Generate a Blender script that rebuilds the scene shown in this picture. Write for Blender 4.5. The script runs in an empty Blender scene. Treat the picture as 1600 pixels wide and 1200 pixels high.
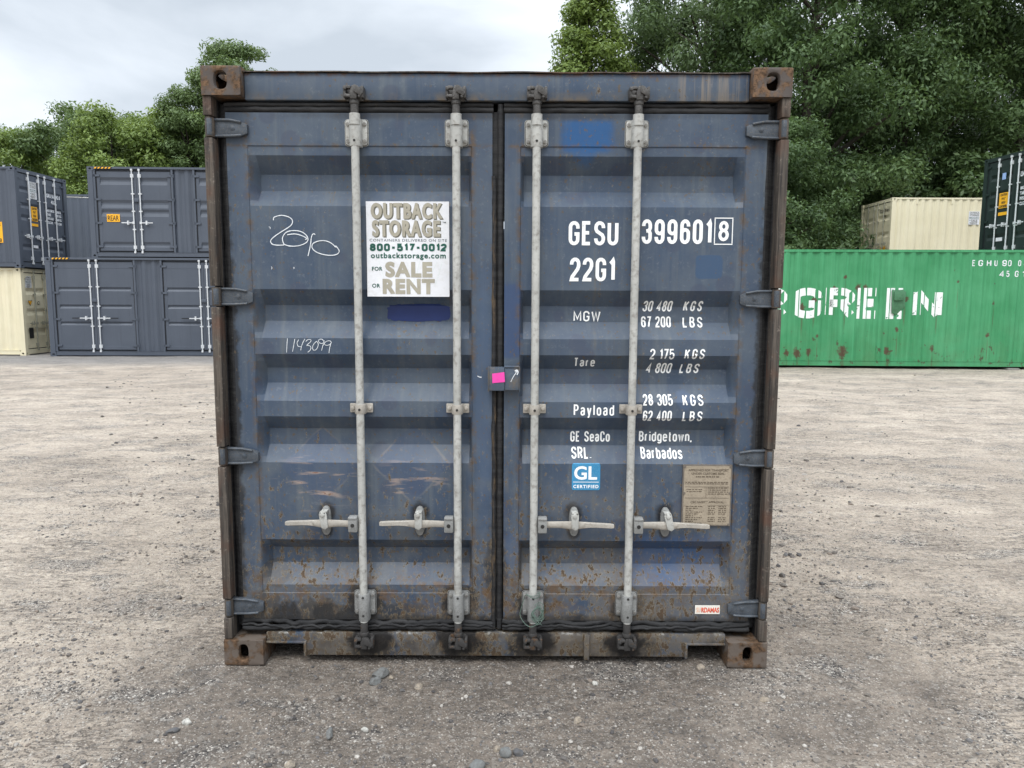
import bpy, bmesh, math, random
import numpy as np
from mathutils import Vector, Matrix, noise as mn

C = bpy.context.scene.collection
SC = bpy.context.scene
rad = math.radians

# ------------------------------------------------------------------ camera
cam_d = bpy.data.cameras.new('camera')
cam = bpy.data.objects.new('camera', cam_d)
C.objects.link(cam)
yaw, pitch, roll = -0.00247, 0.11223, 0.00442
fw = Vector((math.sin(yaw)*math.cos(pitch), math.cos(yaw)*math.cos(pitch), -math.sin(pitch)))
rt = Vector((math.cos(yaw), -math.sin(yaw), 0.0))
up = rt.cross(fw)
c_, s_ = math.cos(roll), math.sin(roll)
r2 = rt*c_ + up*s_
u2 = up*c_ - rt*s_
m = Matrix((r2, u2, -fw)).transposed().to_4x4()
m.translation = Vector((0.07716, -3.14232, 1.63408))
cam.matrix_world = m
cam_d.sensor_width = 36.0
cam_d.lens = 1150/1600*36
cam_d.clip_start = 0.05
cam_d.clip_end = 2000
SC.camera = cam
SC.render.resolution_x = 1024
SC.render.resolution_y = 768

# ------------------------------------------------------------------ world: overcast sky
SUN_EL, SUN_AZ = 58.0, 195.0      # azimuth clockwise from +Y: behind the camera, a little to the left
world = bpy.data.worlds.new("World")
SC.world = world
world.use_nodes = True
wt = world.node_tree
wt.nodes.clear()
wo = wt.nodes.new('ShaderNodeOutputWorld')
bg = wt.nodes.new('ShaderNodeBackground')
sky = wt.nodes.new('ShaderNodeTexSky')
sky.sky_type = 'NISHITA'
sky.sun_disc = False
sky.sun_elevation = rad(SUN_EL)
sky.sun_rotation = rad(SUN_AZ)
sky.dust_density = 2.0
tc = wt.nodes.new('ShaderNodeTexCoord')
mp = wt.nodes.new('ShaderNodeMapping')
mp.inputs['Scale'].default_value = (1.0, 1.0, 2.6)
mp.inputs['Location'].default_value = (0.3, 0.1, 0.4)
nz = wt.nodes.new('ShaderNodeTexNoise')
nz.inputs['Scale'].default_value = 2.6
nz.inputs['Detail'].default_value = 7.0
nz.inputs['Roughness'].default_value = 0.48
nz.inputs['Distortion'].default_value = 0.25
cr = wt.nodes.new('ShaderNodeValToRGB')
cr.color_ramp.elements[0].position = 0.36
cr.color_ramp.elements[0].color = (0.54, 0.60, 0.67, 1)
cr.color_ramp.elements[1].position = 0.60
cr.color_ramp.elements[1].color = (0.86, 0.92, 0.99, 1)
sep = wt.nodes.new('ShaderNodeSeparateXYZ')
zr = wt.nodes.new('ShaderNodeMapRange')      # an overcast dome is about twice as bright overhead as low down
zr.inputs['From Min'].default_value = 0.35
zr.inputs['From Max'].default_value = 1.0
zr.inputs['To Min'].default_value = 11.6
zr.inputs['To Max'].default_value = 46.0
mul = wt.nodes.new('ShaderNodeVectorMath'); mul.operation = 'SCALE'
mx = wt.nodes.new('ShaderNodeMix'); mx.data_type = 'RGBA'
mx.inputs[0].default_value = 0.93
L = wt.links.new
L(tc.outputs['Generated'], mp.inputs['Vector']); L(mp.outputs[0], nz.inputs['Vector'])
L(nz.outputs['Fac'], cr.inputs[0]); L(tc.outputs['Generated'], sep.inputs[0])
L(sep.outputs['Z'], zr.inputs['Value']); L(cr.outputs[0], mul.inputs[0]); L(zr.outputs[0], mul.inputs['Scale'])
L(sky.outputs[0], mx.inputs[6]); L(mul.outputs[0], mx.inputs[7])
L(mx.outputs[2], bg.inputs['Color']); L(bg.outputs[0], wo.inputs['Surface'])
bg.inputs['Strength'].default_value = 0.10

# ------------------------------------------------------------------ sun (veiled)
sd = bpy.data.lights.new('sun', 'SUN')
sd.energy = 1.5
sd.angle = rad(22)
sd.color = (1.0, 0.96, 0.9)
so = bpy.data.objects.new('sun', sd)
C.objects.link(so)
az, el = rad(SUN_AZ), rad(SUN_EL)
to_sun = Vector((math.sin(az)*math.cos(el), math.cos(az)*math.cos(el), math.sin(el)))
so.rotation_euler = to_sun.to_track_quat('Z', 'Y').to_euler()
so.location = to_sun*50

SC.view_settings.view_transform = 'Standard'
SC.view_settings.look = 'None'
SC.view_settings.exposure = 0.12
SC.view_settings.gamma = 1.0
SC.view_settings.use_curve_mapping = False

# ================================================================== materials
class NT:
    def __init__(s, name):
        s.mat = bpy.data.materials.new(name)
        s.mat.use_nodes = True
        s.t = s.mat.node_tree
        s.b = s.t.nodes['Principled BSDF']
        s.out = s.t.nodes['Material Output']
        s._p = None
    def put(s, sock, v):
        if isinstance(v, bpy.types.NodeSocket): s.t.links.new(v, sock)
        elif v is not None:
            if hasattr(sock.default_value, '__len__') and hasattr(v, '__len__') and len(v) == 3 and len(sock.default_value) == 4:
                v = (*v, 1)
            sock.default_value = v
    def P(s):
        if s._p is None:
            s._p = s.t.nodes.new('ShaderNodeTexCoord').outputs['Object']
        return s._p
    def map(s, v=None, scale=(1,1,1), loc=(0,0,0), rot=(0,0,0)):
        n = s.t.nodes.new('ShaderNodeMapping')
        s.put(n.inputs[0], v or s.P())
        n.inputs['Location'].default_value = loc; n.inputs['Rotation'].default_value = rot
        n.inputs['Scale'].default_value = scale
        return n.outputs[0]
    def noise(s, scale, detail=4, rough=.5, v=None, dist=0.0, col=False):
        n = s.t.nodes.new('ShaderNodeTexNoise')
        s.put(n.inputs['Vector'], v or s.P())
        n.inputs['Scale'].default_value = scale; n.inputs['Detail'].default_value = detail
        n.inputs['Roughness'].default_value = rough; n.inputs['Distortion'].default_value = dist
        return n.outputs['Color' if col else 'Fac']
    def vor(s, scale, v=None, feature='F1', out='Distance', rnd=1.0):
        n = s.t.nodes.new('ShaderNodeTexVoronoi'); n.feature = feature
        s.put(n.inputs['Vector'], v or s.P()); n.inputs['Scale'].default_value = scale
        n.inputs['Randomness'].default_value = rnd
        return n.outputs[out]
    def mr(s, v, a, b, c=0.0, d=1.0, smooth=False):
        n = s.t.nodes.new('ShaderNodeMapRange')
        if smooth: n.interpolation_type = 'SMOOTHSTEP'
        s.put(n.inputs[0], v); s.put(n.inputs[1], a); s.put(n.inputs[2], b); s.put(n.inputs[3], c); s.put(n.inputs[4], d)
        return n.outputs[0]
    def math(s, op, a, b=None):
        n = s.t.nodes.new('ShaderNodeMath'); n.operation = op
        s.put(n.inputs[0], a)
        if b is not None: s.put(n.inputs[1], b)
        return n.outputs[0]
    def mix(s, f, a, b):
        n = s.t.nodes.new('ShaderNodeMix'); n.data_type = 'RGBA'
        s.put(n.inputs[0], f); s.put(n.inputs[6], a); s.put(n.inputs[7], b)
        return n.outputs[2]
    def xyz(s, v=None):
        n = s.t.nodes.new('ShaderNodeSeparateXYZ'); s.put(n.inputs[0], v or s.P())
        return n.outputs
    def blob(s, x, z, rx, rz, soft=.3, wob=.5, wn=None, sq=False):
        n = s.map(loc=(-x/rx, 0, -z/rz), scale=(1/rx, 0, 1/rz))
        if sq:
            a, _, c = s.xyz(n)
            d = s.math('POWER', s.math('ADD', s.math('POWER', s.math('ABSOLUTE', a), 6), s.math('POWER', s.math('ABSOLUTE', c), 6)), 1/6)
        else:
            l = s.t.nodes.new('ShaderNodeVectorMath'); l.operation = 'LENGTH'; s.put(l.inputs[0], n)
            d = l.outputs['Value']
        if wn is not None: d = s.math('ADD', d, s.math('MULTIPLY', s.math('SUBTRACT', wn, .5), wob*2))
        return s.mr(d, 1.0, 1.0-soft, 0, 1, True)
    def bump(s, h, strength=.3, dist=.01, nrm=None):
        n = s.t.nodes.new('ShaderNodeBump'); n.inputs['Strength'].default_value = strength
        n.inputs['Distance'].default_value = dist
        s.put(n.inputs['Height'], h)
        if nrm is not None: s.put(n.inputs['Normal'], nrm)
        return n.outputs[0]
    def fin(s, col, rough=.5, metal=0.0, nrm=None, spec=None):
        s.put(s.b.inputs['Base Color'], col); s.put(s.b.inputs['Roughness'], rough)
        s.put(s.b.inputs['Metallic'], metal)
        if nrm is not None: s.put(s.b.inputs['Normal'], nrm)
        if spec is not None: s.put(s.b.inputs['Specular IOR Level'], spec)
        return s.mat

RUST_D, RUST_M, RUST_L = (.035,.022,.013), (.098,.060,.034), (.22,.13,.075)

def m_main_paint(name, kind='door'):
    n = NT(name)
    x, y, z = n.xyz()
    big = n.noise(1.7, 5, .6); med = n.noise(7, 6, .65); fine = n.noise(55, 4, .7)
    streak = n.noise(1, 5, .6, n.map(scale=(26, 6, 1.3)))
    col = n.mix(n.mr(big, .35, .68), (.041,.063,.101), (.071,.091,.124))
    col = n.mix(n.mr(med, .42, .66, 0, .65), col, (.088,.110,.135))
    col = n.mix(n.mr(n.noise(3.1, 3, .5, n.map(loc=(9,3,1))), .56, .68, 0, .55), col, (.04,.066,.11))
    col = n.mix(n.mr(streak, .5, .72, 0, .45), col, (.125,.140,.148))
    col = n.mix(n.mr(fine, .58, .74, 0, .35), col, (.2,.21,.22))
    # round damp / chalky spots
    vd = n.vor(5.5, n.map(loc=(2,0,5)))
    col = n.mix(n.mr(vd, .26, .20, 0, .45, True), col, (.05,.06,.095))
    if kind == 'door':
        wn = n.noise(16, 4, .6)
        def B(c, f, *a, **k):
            nonlocal col
            mk = n.blob(*a, wn=wn, **k)
            col = n.mix(n.math('MULTIPLY', mk, f), col, c)
        B((.012,.078,.215), .85, .385, 2.325, .130, .080, soft=.40, wob=.30, sq=True)
        B((.014,.088,.235), .55, .37, 2.25, .07, .06, soft=.8, wob=.4)
        B((.038,.075,.140), .85, .915, 1.783, .062, .054, soft=.12, wob=.12, sq=True)
        B((.065,.10,.17), .7, .83, 1.2, .05, .05, soft=.4)
        B((.042,.085,.18), .8, .80, .47, .25, .14, soft=.25, wob=.15, sq=True)
        B((.035,.062,.135), .8, .06, 1.55, .05, .175, soft=.15, wob=.15, sq=True)
        B((.055,.09,.16), .6, .07, .5, .05, .12, soft=.5, wob=.4)
        B((.065,.10,.165), .5, -.06, 1.2, .05, .75, soft=.6, wob=.5)
        for bx in (-.59, -.168, .168, .59):      # grease round the rod guides and latches
            B((.013,.013,.014), .95, bx, .27, .095, .105, soft=.35, wob=.9)
        for hx in (-.757, -.339, .348, .755):
            B((.015,.015,.017), .9, hx, .69, .05, .065, soft=.5, wob=.5)
            B((.02,.02,.022), .8, hx, .61, .035, .045, soft=.5, wob=.5)
        B((.022,.022,.023), .92, -.80, .215, .15, .09, soft=.35, wob=.9)
        B((.025,.025,.027), .8, -1.06, .23, .1, .12, soft=.4, wob=.8)
        B((.022,.022,.024), .85, .0, .42, .06, .28, soft=.5, wob=.7)
        B((.02,.02,.021), .85, -1.15, 1.0, .035, 1.2, soft=.5, wob=.9)
        B((.02,.02,.021), .85, 1.15, 1.0, .035, 1.2, soft=.5, wob=.9)
        B((.03,.028,.026), .7, -.45, .235, .2, .05, soft=.5, wob=.9)
        B((.05,.052,.056), .7, -1.0, .40, .07, .07, soft=.2, wob=.5)
        B((.02,.02,.021), .85, .0, .19, 1.3, .042, soft=.6, wob=.9)
        B((.03,.032,.036), .7, .0, 2.41, 1.2, .03, soft=.8, wob=.5)
        # ghost of two placards
        for px, pz in ((-.78,.90), (-.375,.91)):
            mpn = n.map(scale=(1,0,1), loc=(-px,0,-pz))
            sx, sy, sz = n.xyz(mpn)
            dd = n.math('ADD', n.math('ABSOLUTE', sx), n.math('ABSOLUTE', sz))
            dd = n.math('ADD', dd, n.mr(med, 0, 1, -.02, .02))
            inside = n.mr(dd, .178, .172, 0, .45)
            col = n.mix(inside, col, (.052,.078,.135))
            rim = n.math('MULTIPLY', n.mr(dd, .165, .173), n.mr(dd, .185, .177))
            col = n.mix(n.math('MULTIPLY', rim, n.mr(n.noise(9,3), .45, .65, 0, .30)), col, (.26,.22,.17))
        # long horizontal rub marks with bare, pinkish patches
        rub = n.math('MULTIPLY', n.mr(n.noise(1, 4, .6, n.map(scale=(5, 1, 34), loc=(3,0,2))), .56, .68),
                     n.math('ADD', n.blob(-.78, .83, .26, .17, soft=.7), n.blob(-.37, .82, .22, .17, soft=.7)))
        col = n.mix(n.math('MULTIPLY', rub, .75), col, (.42,.31,.24))
        col = n.mix(n.math('MULTIPLY', n.mr(rub, .75, 1), n.mr(fine,.45,.55)), col, (.16,.06,.03))
    if kind == 'sill':
        wn = n.noise(11, 4, .6)
        col = n.mix(n.mr(n.noise(3.5, 5, .65), .42, .58, 0, .85), col, n.mix(n.noise(30,4), (.075,.066,.056), (.14,.12,.10)))
        col = n.mix(n.mr(n.noise(5, 5, .7, n.map(loc=(3,3,3))), .52, .62, 0, .8), col, (.028,.026,.026))
        for bx in (-.59, -.168, .168, .59):
            mk = n.blob(bx+.015, .095, .15, .12, wn=wn, soft=.35, wob=.9)
            col = n.mix(n.math('MULTIPLY', mk, .95), col, (.013,.012,.012))
        col = n.mix(n.math('MULTIPLY', n.mr(z, .128, .136), n.mr(n.noise(14, 4, .7), .52, .6)), col, (.42,.42,.40))
    # brown runs, and dirt gathered along the welds of the pressed panels
    run = n.noise(1, 6, .68, n.map(scale=(34, 4, 1.1), loc=(5,5,5)))
    col = n.mix(n.math('MULTIPLY', n.mr(run, .58, .72, 0, .6), n.mr(med, .4, .6)), col, (.12,.10,.075))
    if kind == 'door':
        eg = None
        for ex in (-1.056, -.104, .100, 1.056):
            e_ = n.mr(n.math('ABSOLUTE', n.math('ADD', x, -ex)), .022, .002)
            eg = e_ if eg is None else n.math('ADD', eg, e_)
        for ez in (2.284, .317):
            eg = n.math('ADD', eg, n.mr(n.math('ABSOLUTE', n.math('ADD', z, -ez)), .014, .001, 0, .8))
        eg = n.math('MULTIPLY', eg, n.mr(n.noise(17, 5, .7, n.map(loc=(8,8,8))), .46, .60))
        col = n.mix(n.math('MULTIPLY', eg, .85), col, n.mix(fine, (.05,.032,.018), (.15,.10,.06)))
    if kind == 'frame':
        up_ = n.math('MULTIPLY', n.mr(z, 2.505, 2.468), n.mr(n.noise(6, 5, .7), .46, .58))
        col = n.mix(n.math('MULTIPLY', up_, .8), col, (.15,.12,.085))
        col = n.mix(n.math('MULTIPLY', n.mr(x, .72, .80), n.mr(run, .48, .6, 0, .8)), col, (.20,.17,.14))
        col = n.mix(n.math('MULTIPLY', n.mr(z, 2.555, 2.572), n.mr(n.noise(20, 4, .7), .45, .6)), col, (.10,.055,.035))
    # drab brown grime that grows towards the bottom
    low = n.mr(z, 1.25, .15, 0, 1)
    sidex = n.mr(x, -.2, .3, .55, 1)
    gr = n.mr(n.math('ADD', med, n.math('MULTIPLY', low, .22)), .56, .76, 0, .55)
    col = n.mix(n.math('MULTIPLY', gr, n.math('MULTIPLY', low, sidex)), col, (.145,.122,.098))
    # rust blisters: sparse up high, dense low down
    rn = n.noise(34, 6, .66, n.map(scale=(1.15, 1, .72)))
    rn2 = n.noise(3.3, 3, .6, n.map(loc=(4,7,1)))
    thr = n.math('ADD', n.math('MULTIPLY', low, .165), n.math('MULTIPLY', rn2, .215))
    rv = n.math('ADD', rn, thr)
    halo = n.mr(rv, .770, .82, 0, .65)
    col = n.mix(halo, col, (.23,.19,.13))
    core = n.mr(rv, .810, .845, 0, .92)
    rc = n.mix(fine, RUST_D, RUST_M)
    col = n.mix(core, col, rc)
    sp = n.noise(62, 4, .65, n.map(scale=(1, 1, .75), loc=(1,2,9)))
    spv = n.math('ADD', sp, n.math('ADD', n.math('MULTIPLY', low, .06), n.math('MULTIPLY', rn2, .16)))
    col = n.mix(n.mr(spv, .700, .745, 0, .8), col, (.105,.075,.045))
    # rust line along the lowest weld
    ln = n.math('MULTIPLY', n.mr(z, .43, .355), n.mr(z, .20, .31))
    ln = n.math('MULTIPLY', ln, n.mr(n.noise(13, 5, .7), .50, .60))
    col = n.mix(n.math('MULTIPLY', ln, n.math('MULTIPLY', .78, n.mr(x, .3, 1.0, 1, .35))), col, n.mix(fine, (.06,.035,.018), (.17,.10,.05)))
    wn = n.noise(13, 5, .65, n.map(loc=(6,6,6)))
    if kind == 'sill':
        for bx in (-.59, -.168, .168, .59):
            col = n.mix(n.math('MULTIPLY', n.blob(bx+.012, .095, .115, .085, wn=wn, soft=.4, wob=.8), .93), col, (.013,.012,.012))
    elif kind == 'door':
        for bx in (-.59, -.168, .168, .59):
            col = n.mix(n.math('MULTIPLY', n.blob(bx, .262, .075, .085, wn=wn, soft=.4, wob=.8), .9), col, (.014,.014,.015))
        for bx in (-.95, -.78, -.66):
            col = n.mix(n.math('MULTIPLY', n.blob(bx, .20, .075, .085, wn=wn, soft=.4, wob=.9), .85), col, (.020,.020,.021))
        col = n.mix(n.math('MULTIPLY', n.mr(n.math('ADD', z, n.math('MULTIPLY', wn, .05)), .245, .215), .85), col, (.018,.018,.019))
    h = n.math('ADD', n.math('MULTIPLY', med, .5), n.math('MULTIPLY', core, -.6))
    h = n.math('ADD', h, n.math('MULTIPLY', fine, .12))
    rough = n.mr(big, .3, .7, .42, .6)
    rough = n.mix(core, rough, (.9,.9,.9))
    return n.fin(col, rough, 0, n.bump(h, .35, .004), .35)

def m_rusty(name, paint=(.07,.06,.055), cover=.5, stre=True, sc=1.0, light=1.0):
    n = NT(name)
    a = n.noise(9*sc, 6, .65); b = n.noise(45*sc, 5, .7)
    s = n.noise(1, 5, .6, n.map(scale=(30, 30, 1.6))) if stre else n.noise(20, 4)
    r = n.mix(n.mr(a, .35, .65), tuple(c*light for c in RUST_M), tuple(c*light for c in RUST_L))
    r = n.mix(n.mr(b, .45, .62, 0, .8), r, tuple(c*light for c in RUST_D))
    col = n.mix(n.mr(n.math('ADD', n.math('MULTIPLY', a, .6), n.math('MULTIPLY', s, .5)), .72-.4*cover, .80-.4*cover), paint, r)
    return n.fin(col, .85, 0, n.bump(n.math('ADD', a, n.math('MULTIPLY', b, .5)), .6, .004), .25)

def m_simple(name, col, rough=.5, metal=0.0, var=.25, sc=12, bump=.15, spec=.4, dirt=None, dirtamt=.5):
    n = NT(name)
    a = n.noise(sc, 5, .6); b = n.noise(sc*7, 4, .6)
    c0 = tuple(v*(1-var) for v in col); c1 = tuple(min(1, v*(1+var)) for v in col)
    c = n.mix(n.mr(a, .3, .7), c0, c1)
    if dirt: c = n.mix(n.mr(b, .5, .68, 0, dirtamt), c, dirt)
    return n.fin(c, rough, metal, n.bump(b, bump, .003) if bump else None, spec)

def m_container(name, base, rust=.1, fade=None, streaks=True, rough=.5):
    n = NT(name)
    x, y, z = n.xyz()
    a = n.noise(.9, 4, .6); b = n.noise(14, 5, .65)
    st = n.noise(1, 5, .65, n.map(scale=(9, 9, .55)))
    fade = fade or tuple(min(1, v*1.25+.01) for v in base)
    c = n.mix(n.mr(a, .35, .7), base, fade)
    c = n.mix(n.mr(st, .52, .74, 0, .4), c, tuple(v*.72 for v in base))
    c = n.mix(n.mr(b, .6, .8, 0, .3), c, fade)
    if rust > 0:
        low = n.mr(z, 1.6, 0, 0, 1)
        rr = n.noise(4.2, 5, .62, n.map(scale=(1.4, 1.4, .8), loc=(3,1,2)))
        rs = n.noise(1, 4, .65, n.map(scale=(7.5, 7.5, .5), loc=(5,2,1)))
        m1 = n.mr(n.math('ADD', rr, n.math('MULTIPLY', low, .10)), .78-rust*.3, .83-rust*.3, 0, .9)
        m2 = n.mr(n.math('ADD', rs, n.math('MULTIPLY', low, .05)), .72-rust*.2, .80-rust*.2, 0, .55)
        c = n.mix(m2, c, (.10,.085,.045))
        c = n.mix(m1, c, n.mix(b, (.05,.025,.015), (.16,.07,.04)))
    return n.fin(c, rough, 0, n.bump(b, .15, .004), .4)

def m_worn_white(name, col=(.78,.78,.76), wear=.5, sc=30):
    """paint or vinyl that has flaked through in places (cut out of the letters by wear)"""
    n = NT(name)
    a = n.noise(sc, 5, .7); b = n.noise(4, 3)
    c = n.mix(n.mr(a, .5, .8, 0, .5), col, tuple(v*.75 for v in col))
    n.fin(c, .55, 0, None, .3)
    if wear > 0:
        tr = n.t.nodes.new('ShaderNodeBsdfTransparent'); ms = n.t.nodes.new('ShaderNodeMixShader')
        k = n.mr(n.math('ADD', a, n.math('MULTIPLY', b, .15)), .84-wear*.25, .87-wear*.25)
        n.put(ms.inputs[0], k); n.t.links.new(n.b.outputs[0], ms.inputs[1]); n.t.links.new(tr.outputs[0], ms.inputs[2])
        n.t.links.new(ms.outputs[0], n.out.inputs['Surface'])
    return n.mat

def m_gasket(name, rusty=.4):
    n = NT(name)
    a = n.noise(1, 6, .7, n.map(scale=(60, 10, 7))); b = n.noise(1, 6, .7, n.map(scale=(9, 10, 70))); f = n.noise(70, 4, .7)
    c = n.mix(n.mr(b, .4, .7), (.014,.014,.015), (.040,.039,.039))
    c = n.mix(n.mr(a, .60-.1*rusty, .72-.1*rusty, 0, .8), c, n.mix(f, (.05,.03,.015), (.20,.14,.08)))
    c = n.mix(n.mr(f, .66, .74, 0, .5), c, (.2,.19,.17))
    return n.fin(c, .75, 0, n.bump(n.math('ADD', a, b), .5, .004), .3)

def m_post(name):
    n = NT(name)
    x, y, z = n.xyz()
    s = n.noise(1, 6, .7, n.map(scale=(70, 70, 3.0))); f = n.noise(50, 4, .7); a = n.noise(5, 4, .6)
    c = n.mix(n.mr(s, .38, .62), (.030,.026,.024), (.115,.095,.076))
    c = n.mix(n.mr(f, .58, .72, 0, .6), c, (.26,.22,.18))
    c = n.mix(n.mr(a, .5, .66, 0, .7), c, (.10,.05,.032))
    c = n.mix(n.mr(s, .62, .7, 0, .6), c, (.03,.022,.018))
    return n.fin(c, .8, 0, n.bump(s, .5, .004), .3)

def m_ground():
    n = NT('gravel_ground')
    geo = n.t.nodes.new('ShaderNodeNewGeometry').outputs['Position']
    n._p = geo
    x, y, z = n.xyz()
    big = n.noise(.35, 4, .6, n.map(geo, scale=(.6, 1.2, 1)))
    med = n.noise(1.6, 5, .62, n.map(geo, scale=(.7, 1.5, 1)))
    rut = n.noise(1, 6, .66, n.map(geo, scale=(.75, 2.2, 1), rot=(0, 0, .16)), dist=.9)
    f1 = n.noise(22, 6, .7); f2 = n.noise(95, 5, .75); f0 = n.noise(6, 6, .7)
    v1 = n.vor(62, geo, out='Color'); v1d = n.vor(62, geo)
    v2 = n.vor(190, geo, out='Color')
    patch = n.noise(2.6, 6, .68, n.map(geo, scale=(.8, 1.3, 1), loc=(4, 4, 0)), dist=.5)    # where loose stone lies on the packed dirt
    base = n.mix(n.mr(big, .35, .65), (.365,.305,.243), (.51,.433,.35))
    base = n.mix(n.mr(med, .50, .68, 0, .55), base, (.26,.218,.18))
    base = n.mix(n.mr(f0, .47, .74, 0, .4), base, (.24,.20,.165))
    base = n.mix(n.mr(rut, .54, .68, 0, .42), base, (.23,.192,.16))
    base = n.mix(n.mr(rut, .44, .32, 0, .5), base, (.58,.50,.41))
    # short dark flakes and cracks where tyres have torn the crust
    ckl = None
    for sc_, rz_, lo in (((2.6, 10, 1), -.30, (3, 7, 0)), ((3.4, 12, 1), .22, (9, 1, 0))):
        ck = n.noise(1, 5, .6, n.map(geo, scale=sc_, rot=(0, 0, rz_), loc=lo), dist=1.6)
        q = n.mr(n.math('ABSOLUTE', n.math('SUBTRACT', ck, .5)), .030, .006)
        q = n.math('MULTIPLY', q, n.mr(n.noise(1.1, 4, .6, n.map(geo, loc=lo)), .47, .60))
        ckl = q if ckl is None else n.math('MAXIMUM', ckl, q)
    base = n.mix(n.math('MULTIPLY', ckl, .75), base, (.075,.064,.056))
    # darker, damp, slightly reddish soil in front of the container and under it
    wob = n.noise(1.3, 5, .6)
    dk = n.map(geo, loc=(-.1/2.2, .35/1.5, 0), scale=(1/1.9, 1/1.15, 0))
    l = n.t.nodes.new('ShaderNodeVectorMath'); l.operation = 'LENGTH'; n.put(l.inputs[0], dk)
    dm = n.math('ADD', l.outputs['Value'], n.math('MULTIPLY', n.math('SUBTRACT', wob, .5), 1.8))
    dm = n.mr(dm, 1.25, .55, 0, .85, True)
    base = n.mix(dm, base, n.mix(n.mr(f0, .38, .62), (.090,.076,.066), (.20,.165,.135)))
    strip = n.math('MULTIPLY', n.mr(y, 14.8, 16.6), n.mr(x, -4, -6))
    base = n.mix(n.math('MULTIPLY', strip, .75), base, n.mix(f1, (.12,.12,.125), (.28,.28,.28)))
    # bluish rubble patches
    rub = n.mr(patch, .52, .64)
    base = n.mix(n.math('MULTIPLY', rub, .42), base, (.19,.178,.168))
    amt = n.math('ADD', .35, n.math('MULTIPLY', rub, .65))
    col = n.mix(n.mr(f1, .50, .72, .0, .55), base, (.13,.11,.095))
    g = n.t.nodes.new('ShaderNodeSeparateColor'); n.put(g.inputs[0], v1)
    col = n.mix(n.math('MULTIPLY', amt, n.mr(g.outputs[0], .78, .98)), col, (.36,.335,.30))
    col = n.mix(n.math('MULTIPLY', amt, n.mr(g.outputs[1], .74, .95)), col, (.060,.056,.055))
    g2 = n.t.nodes.new('ShaderNodeSeparateColor'); n.put(g2.inputs[0], v2)
    col = n.mix(n.math('MULTIPLY', n.math('ADD', amt, .1), n.mr(g2.outputs[0], .86, .97)), col, (.60,.55,.48))
    col = n.mix(n.math('MULTIPLY', n.math('ADD', amt, .1), n.mr(g2.outputs[1], .80, .96)), col, (.055,.049,.045))
    col = n.mix(n.mr(f2, .56, .73, 0, .5), col, (.12,.103,.09))
    h = n.math('ADD', n.math('MULTIPLY', f1, 1.5), n.math('MULTIPLY', f2, .5))
    h = n.math('SUBTRACT', h, n.math('MULTIPLY', n.math('MULTIPLY', v1d, amt), .8))
    b1 = n.bump(h, 1.0, .014)
    hh = n.math('ADD', n.math('ADD', med, rut), n.math('MULTIPLY', f0, .8))
    b2 = n.bump(n.math('SUBTRACT', hh, n.math('MULTIPLY', ckl, .5)), .45, .06, b1)
    return n.fin(col, .95, 0, b2, .15)

def m_stone(name, cols, rnd=True):
    n = NT(name)
    g = n.t.nodes.new('ShaderNodeNewGeometry')
    r = n.t.nodes.new('ShaderNodeValToRGB')
    r.color_ramp.interpolation = 'CONSTANT'
    while len(r.color_ramp.elements) < len(cols): r.color_ramp.elements.new(.5)
    for i, c in enumerate(cols):
        r.color_ramp.elements[i].position = i/len(cols); r.color_ramp.elements[i].color = (*c, 1)
    n.put(r.inputs[0], g.outputs['Random Per Island'])
    f = n.noise(90, 5, .7)
    c = n.mix(n.mr(f, .38, .66, 0, .75), r.outputs[0], (.12,.11,.10))
    return n.fin(c, .9, 0, n.bump(f, .9, .006), .2)

def m_leaf(name, dark, light, trans=.28):
    n = NT(name)
    g = n.t.nodes.new('ShaderNodeNewGeometry')
    a = n.noise(.55, 3, .6)
    r = n.math('ADD', n.math('MULTIPLY', g.outputs['Random Per Island'], .55), n.mr(a, .3, .7, 0, .55))
    c = n.mix(r, dark, light)
    n.fin(c, .55, 0, None, .35)
    tl = n.t.nodes.new('ShaderNodeBsdfTranslucent'); ms = n.t.nodes.new('ShaderNodeMixShader')
    n.put(tl.inputs['Color'], n.mix(.5, c, (light[0]*1.5, light[1]*1.4, light[2])))
    ms.inputs[0].default_value = trans
    n.t.links.new(n.b.outputs[0], ms.inputs[1]); n.t.links.new(tl.outputs[0], ms.inputs[2])
    n.t.links.new(ms.outputs[0], n.out.inputs['Surface'])
    return n.mat

M = {}
M['paint'] = m_main_paint('weathered_blue_paint', 'door')
M['frame'] = m_main_paint('weathered_blue_frame_paint', 'frame')
M['sill'] = m_main_paint('grimy_sill_paint', 'sill')
M['casting'] = m_rusty('rusty_cast_steel', (.095,.080,.072), .50, False, 1.4, .85)
M['casting_low'] = m_rusty('muddy_cast_steel', (.125,.10,.082), .52, False, 1.3, .72)
M['cam'] = m_rusty('rusty_forged_steel', (.05,.047,.045), .3, False, 3.0, .6)
M['cam_up'] = m_simple('greasy_forged_steel', (.085,.08,.075), .55, .3, .5, 30, .5, .5, (.03,.025,.022), .8)
M['galv'] = m_simple('weathered_galvanised_steel', (.44,.435,.405), .66, .1, .22, 7, .4, .35, (.20,.18,.155), .65)
M['galv_d'] = m_simple('dull_galvanised_steel', (.26,.26,.25), .62, .15, .2, 20, .35, .4, (.17,.16,.15), .6)
M['bolt'] = m_simple('grey_bolt', (.21,.20,.185), .6, .2, .3, 30, .3)
M['handle'] = m_simple('chalky_handle_steel', (.38,.35,.305), .7, .05, .18, 16, .4, .3, (.28,.24,.2), .6)
M['gasket'] = m_gasket('perished_rubber', -.9)
M['gasket_r'] = m_gasket('perished_rubber_with_rust', 1.0)
M['post'] = m_post('corroded_post_edge')
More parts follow.
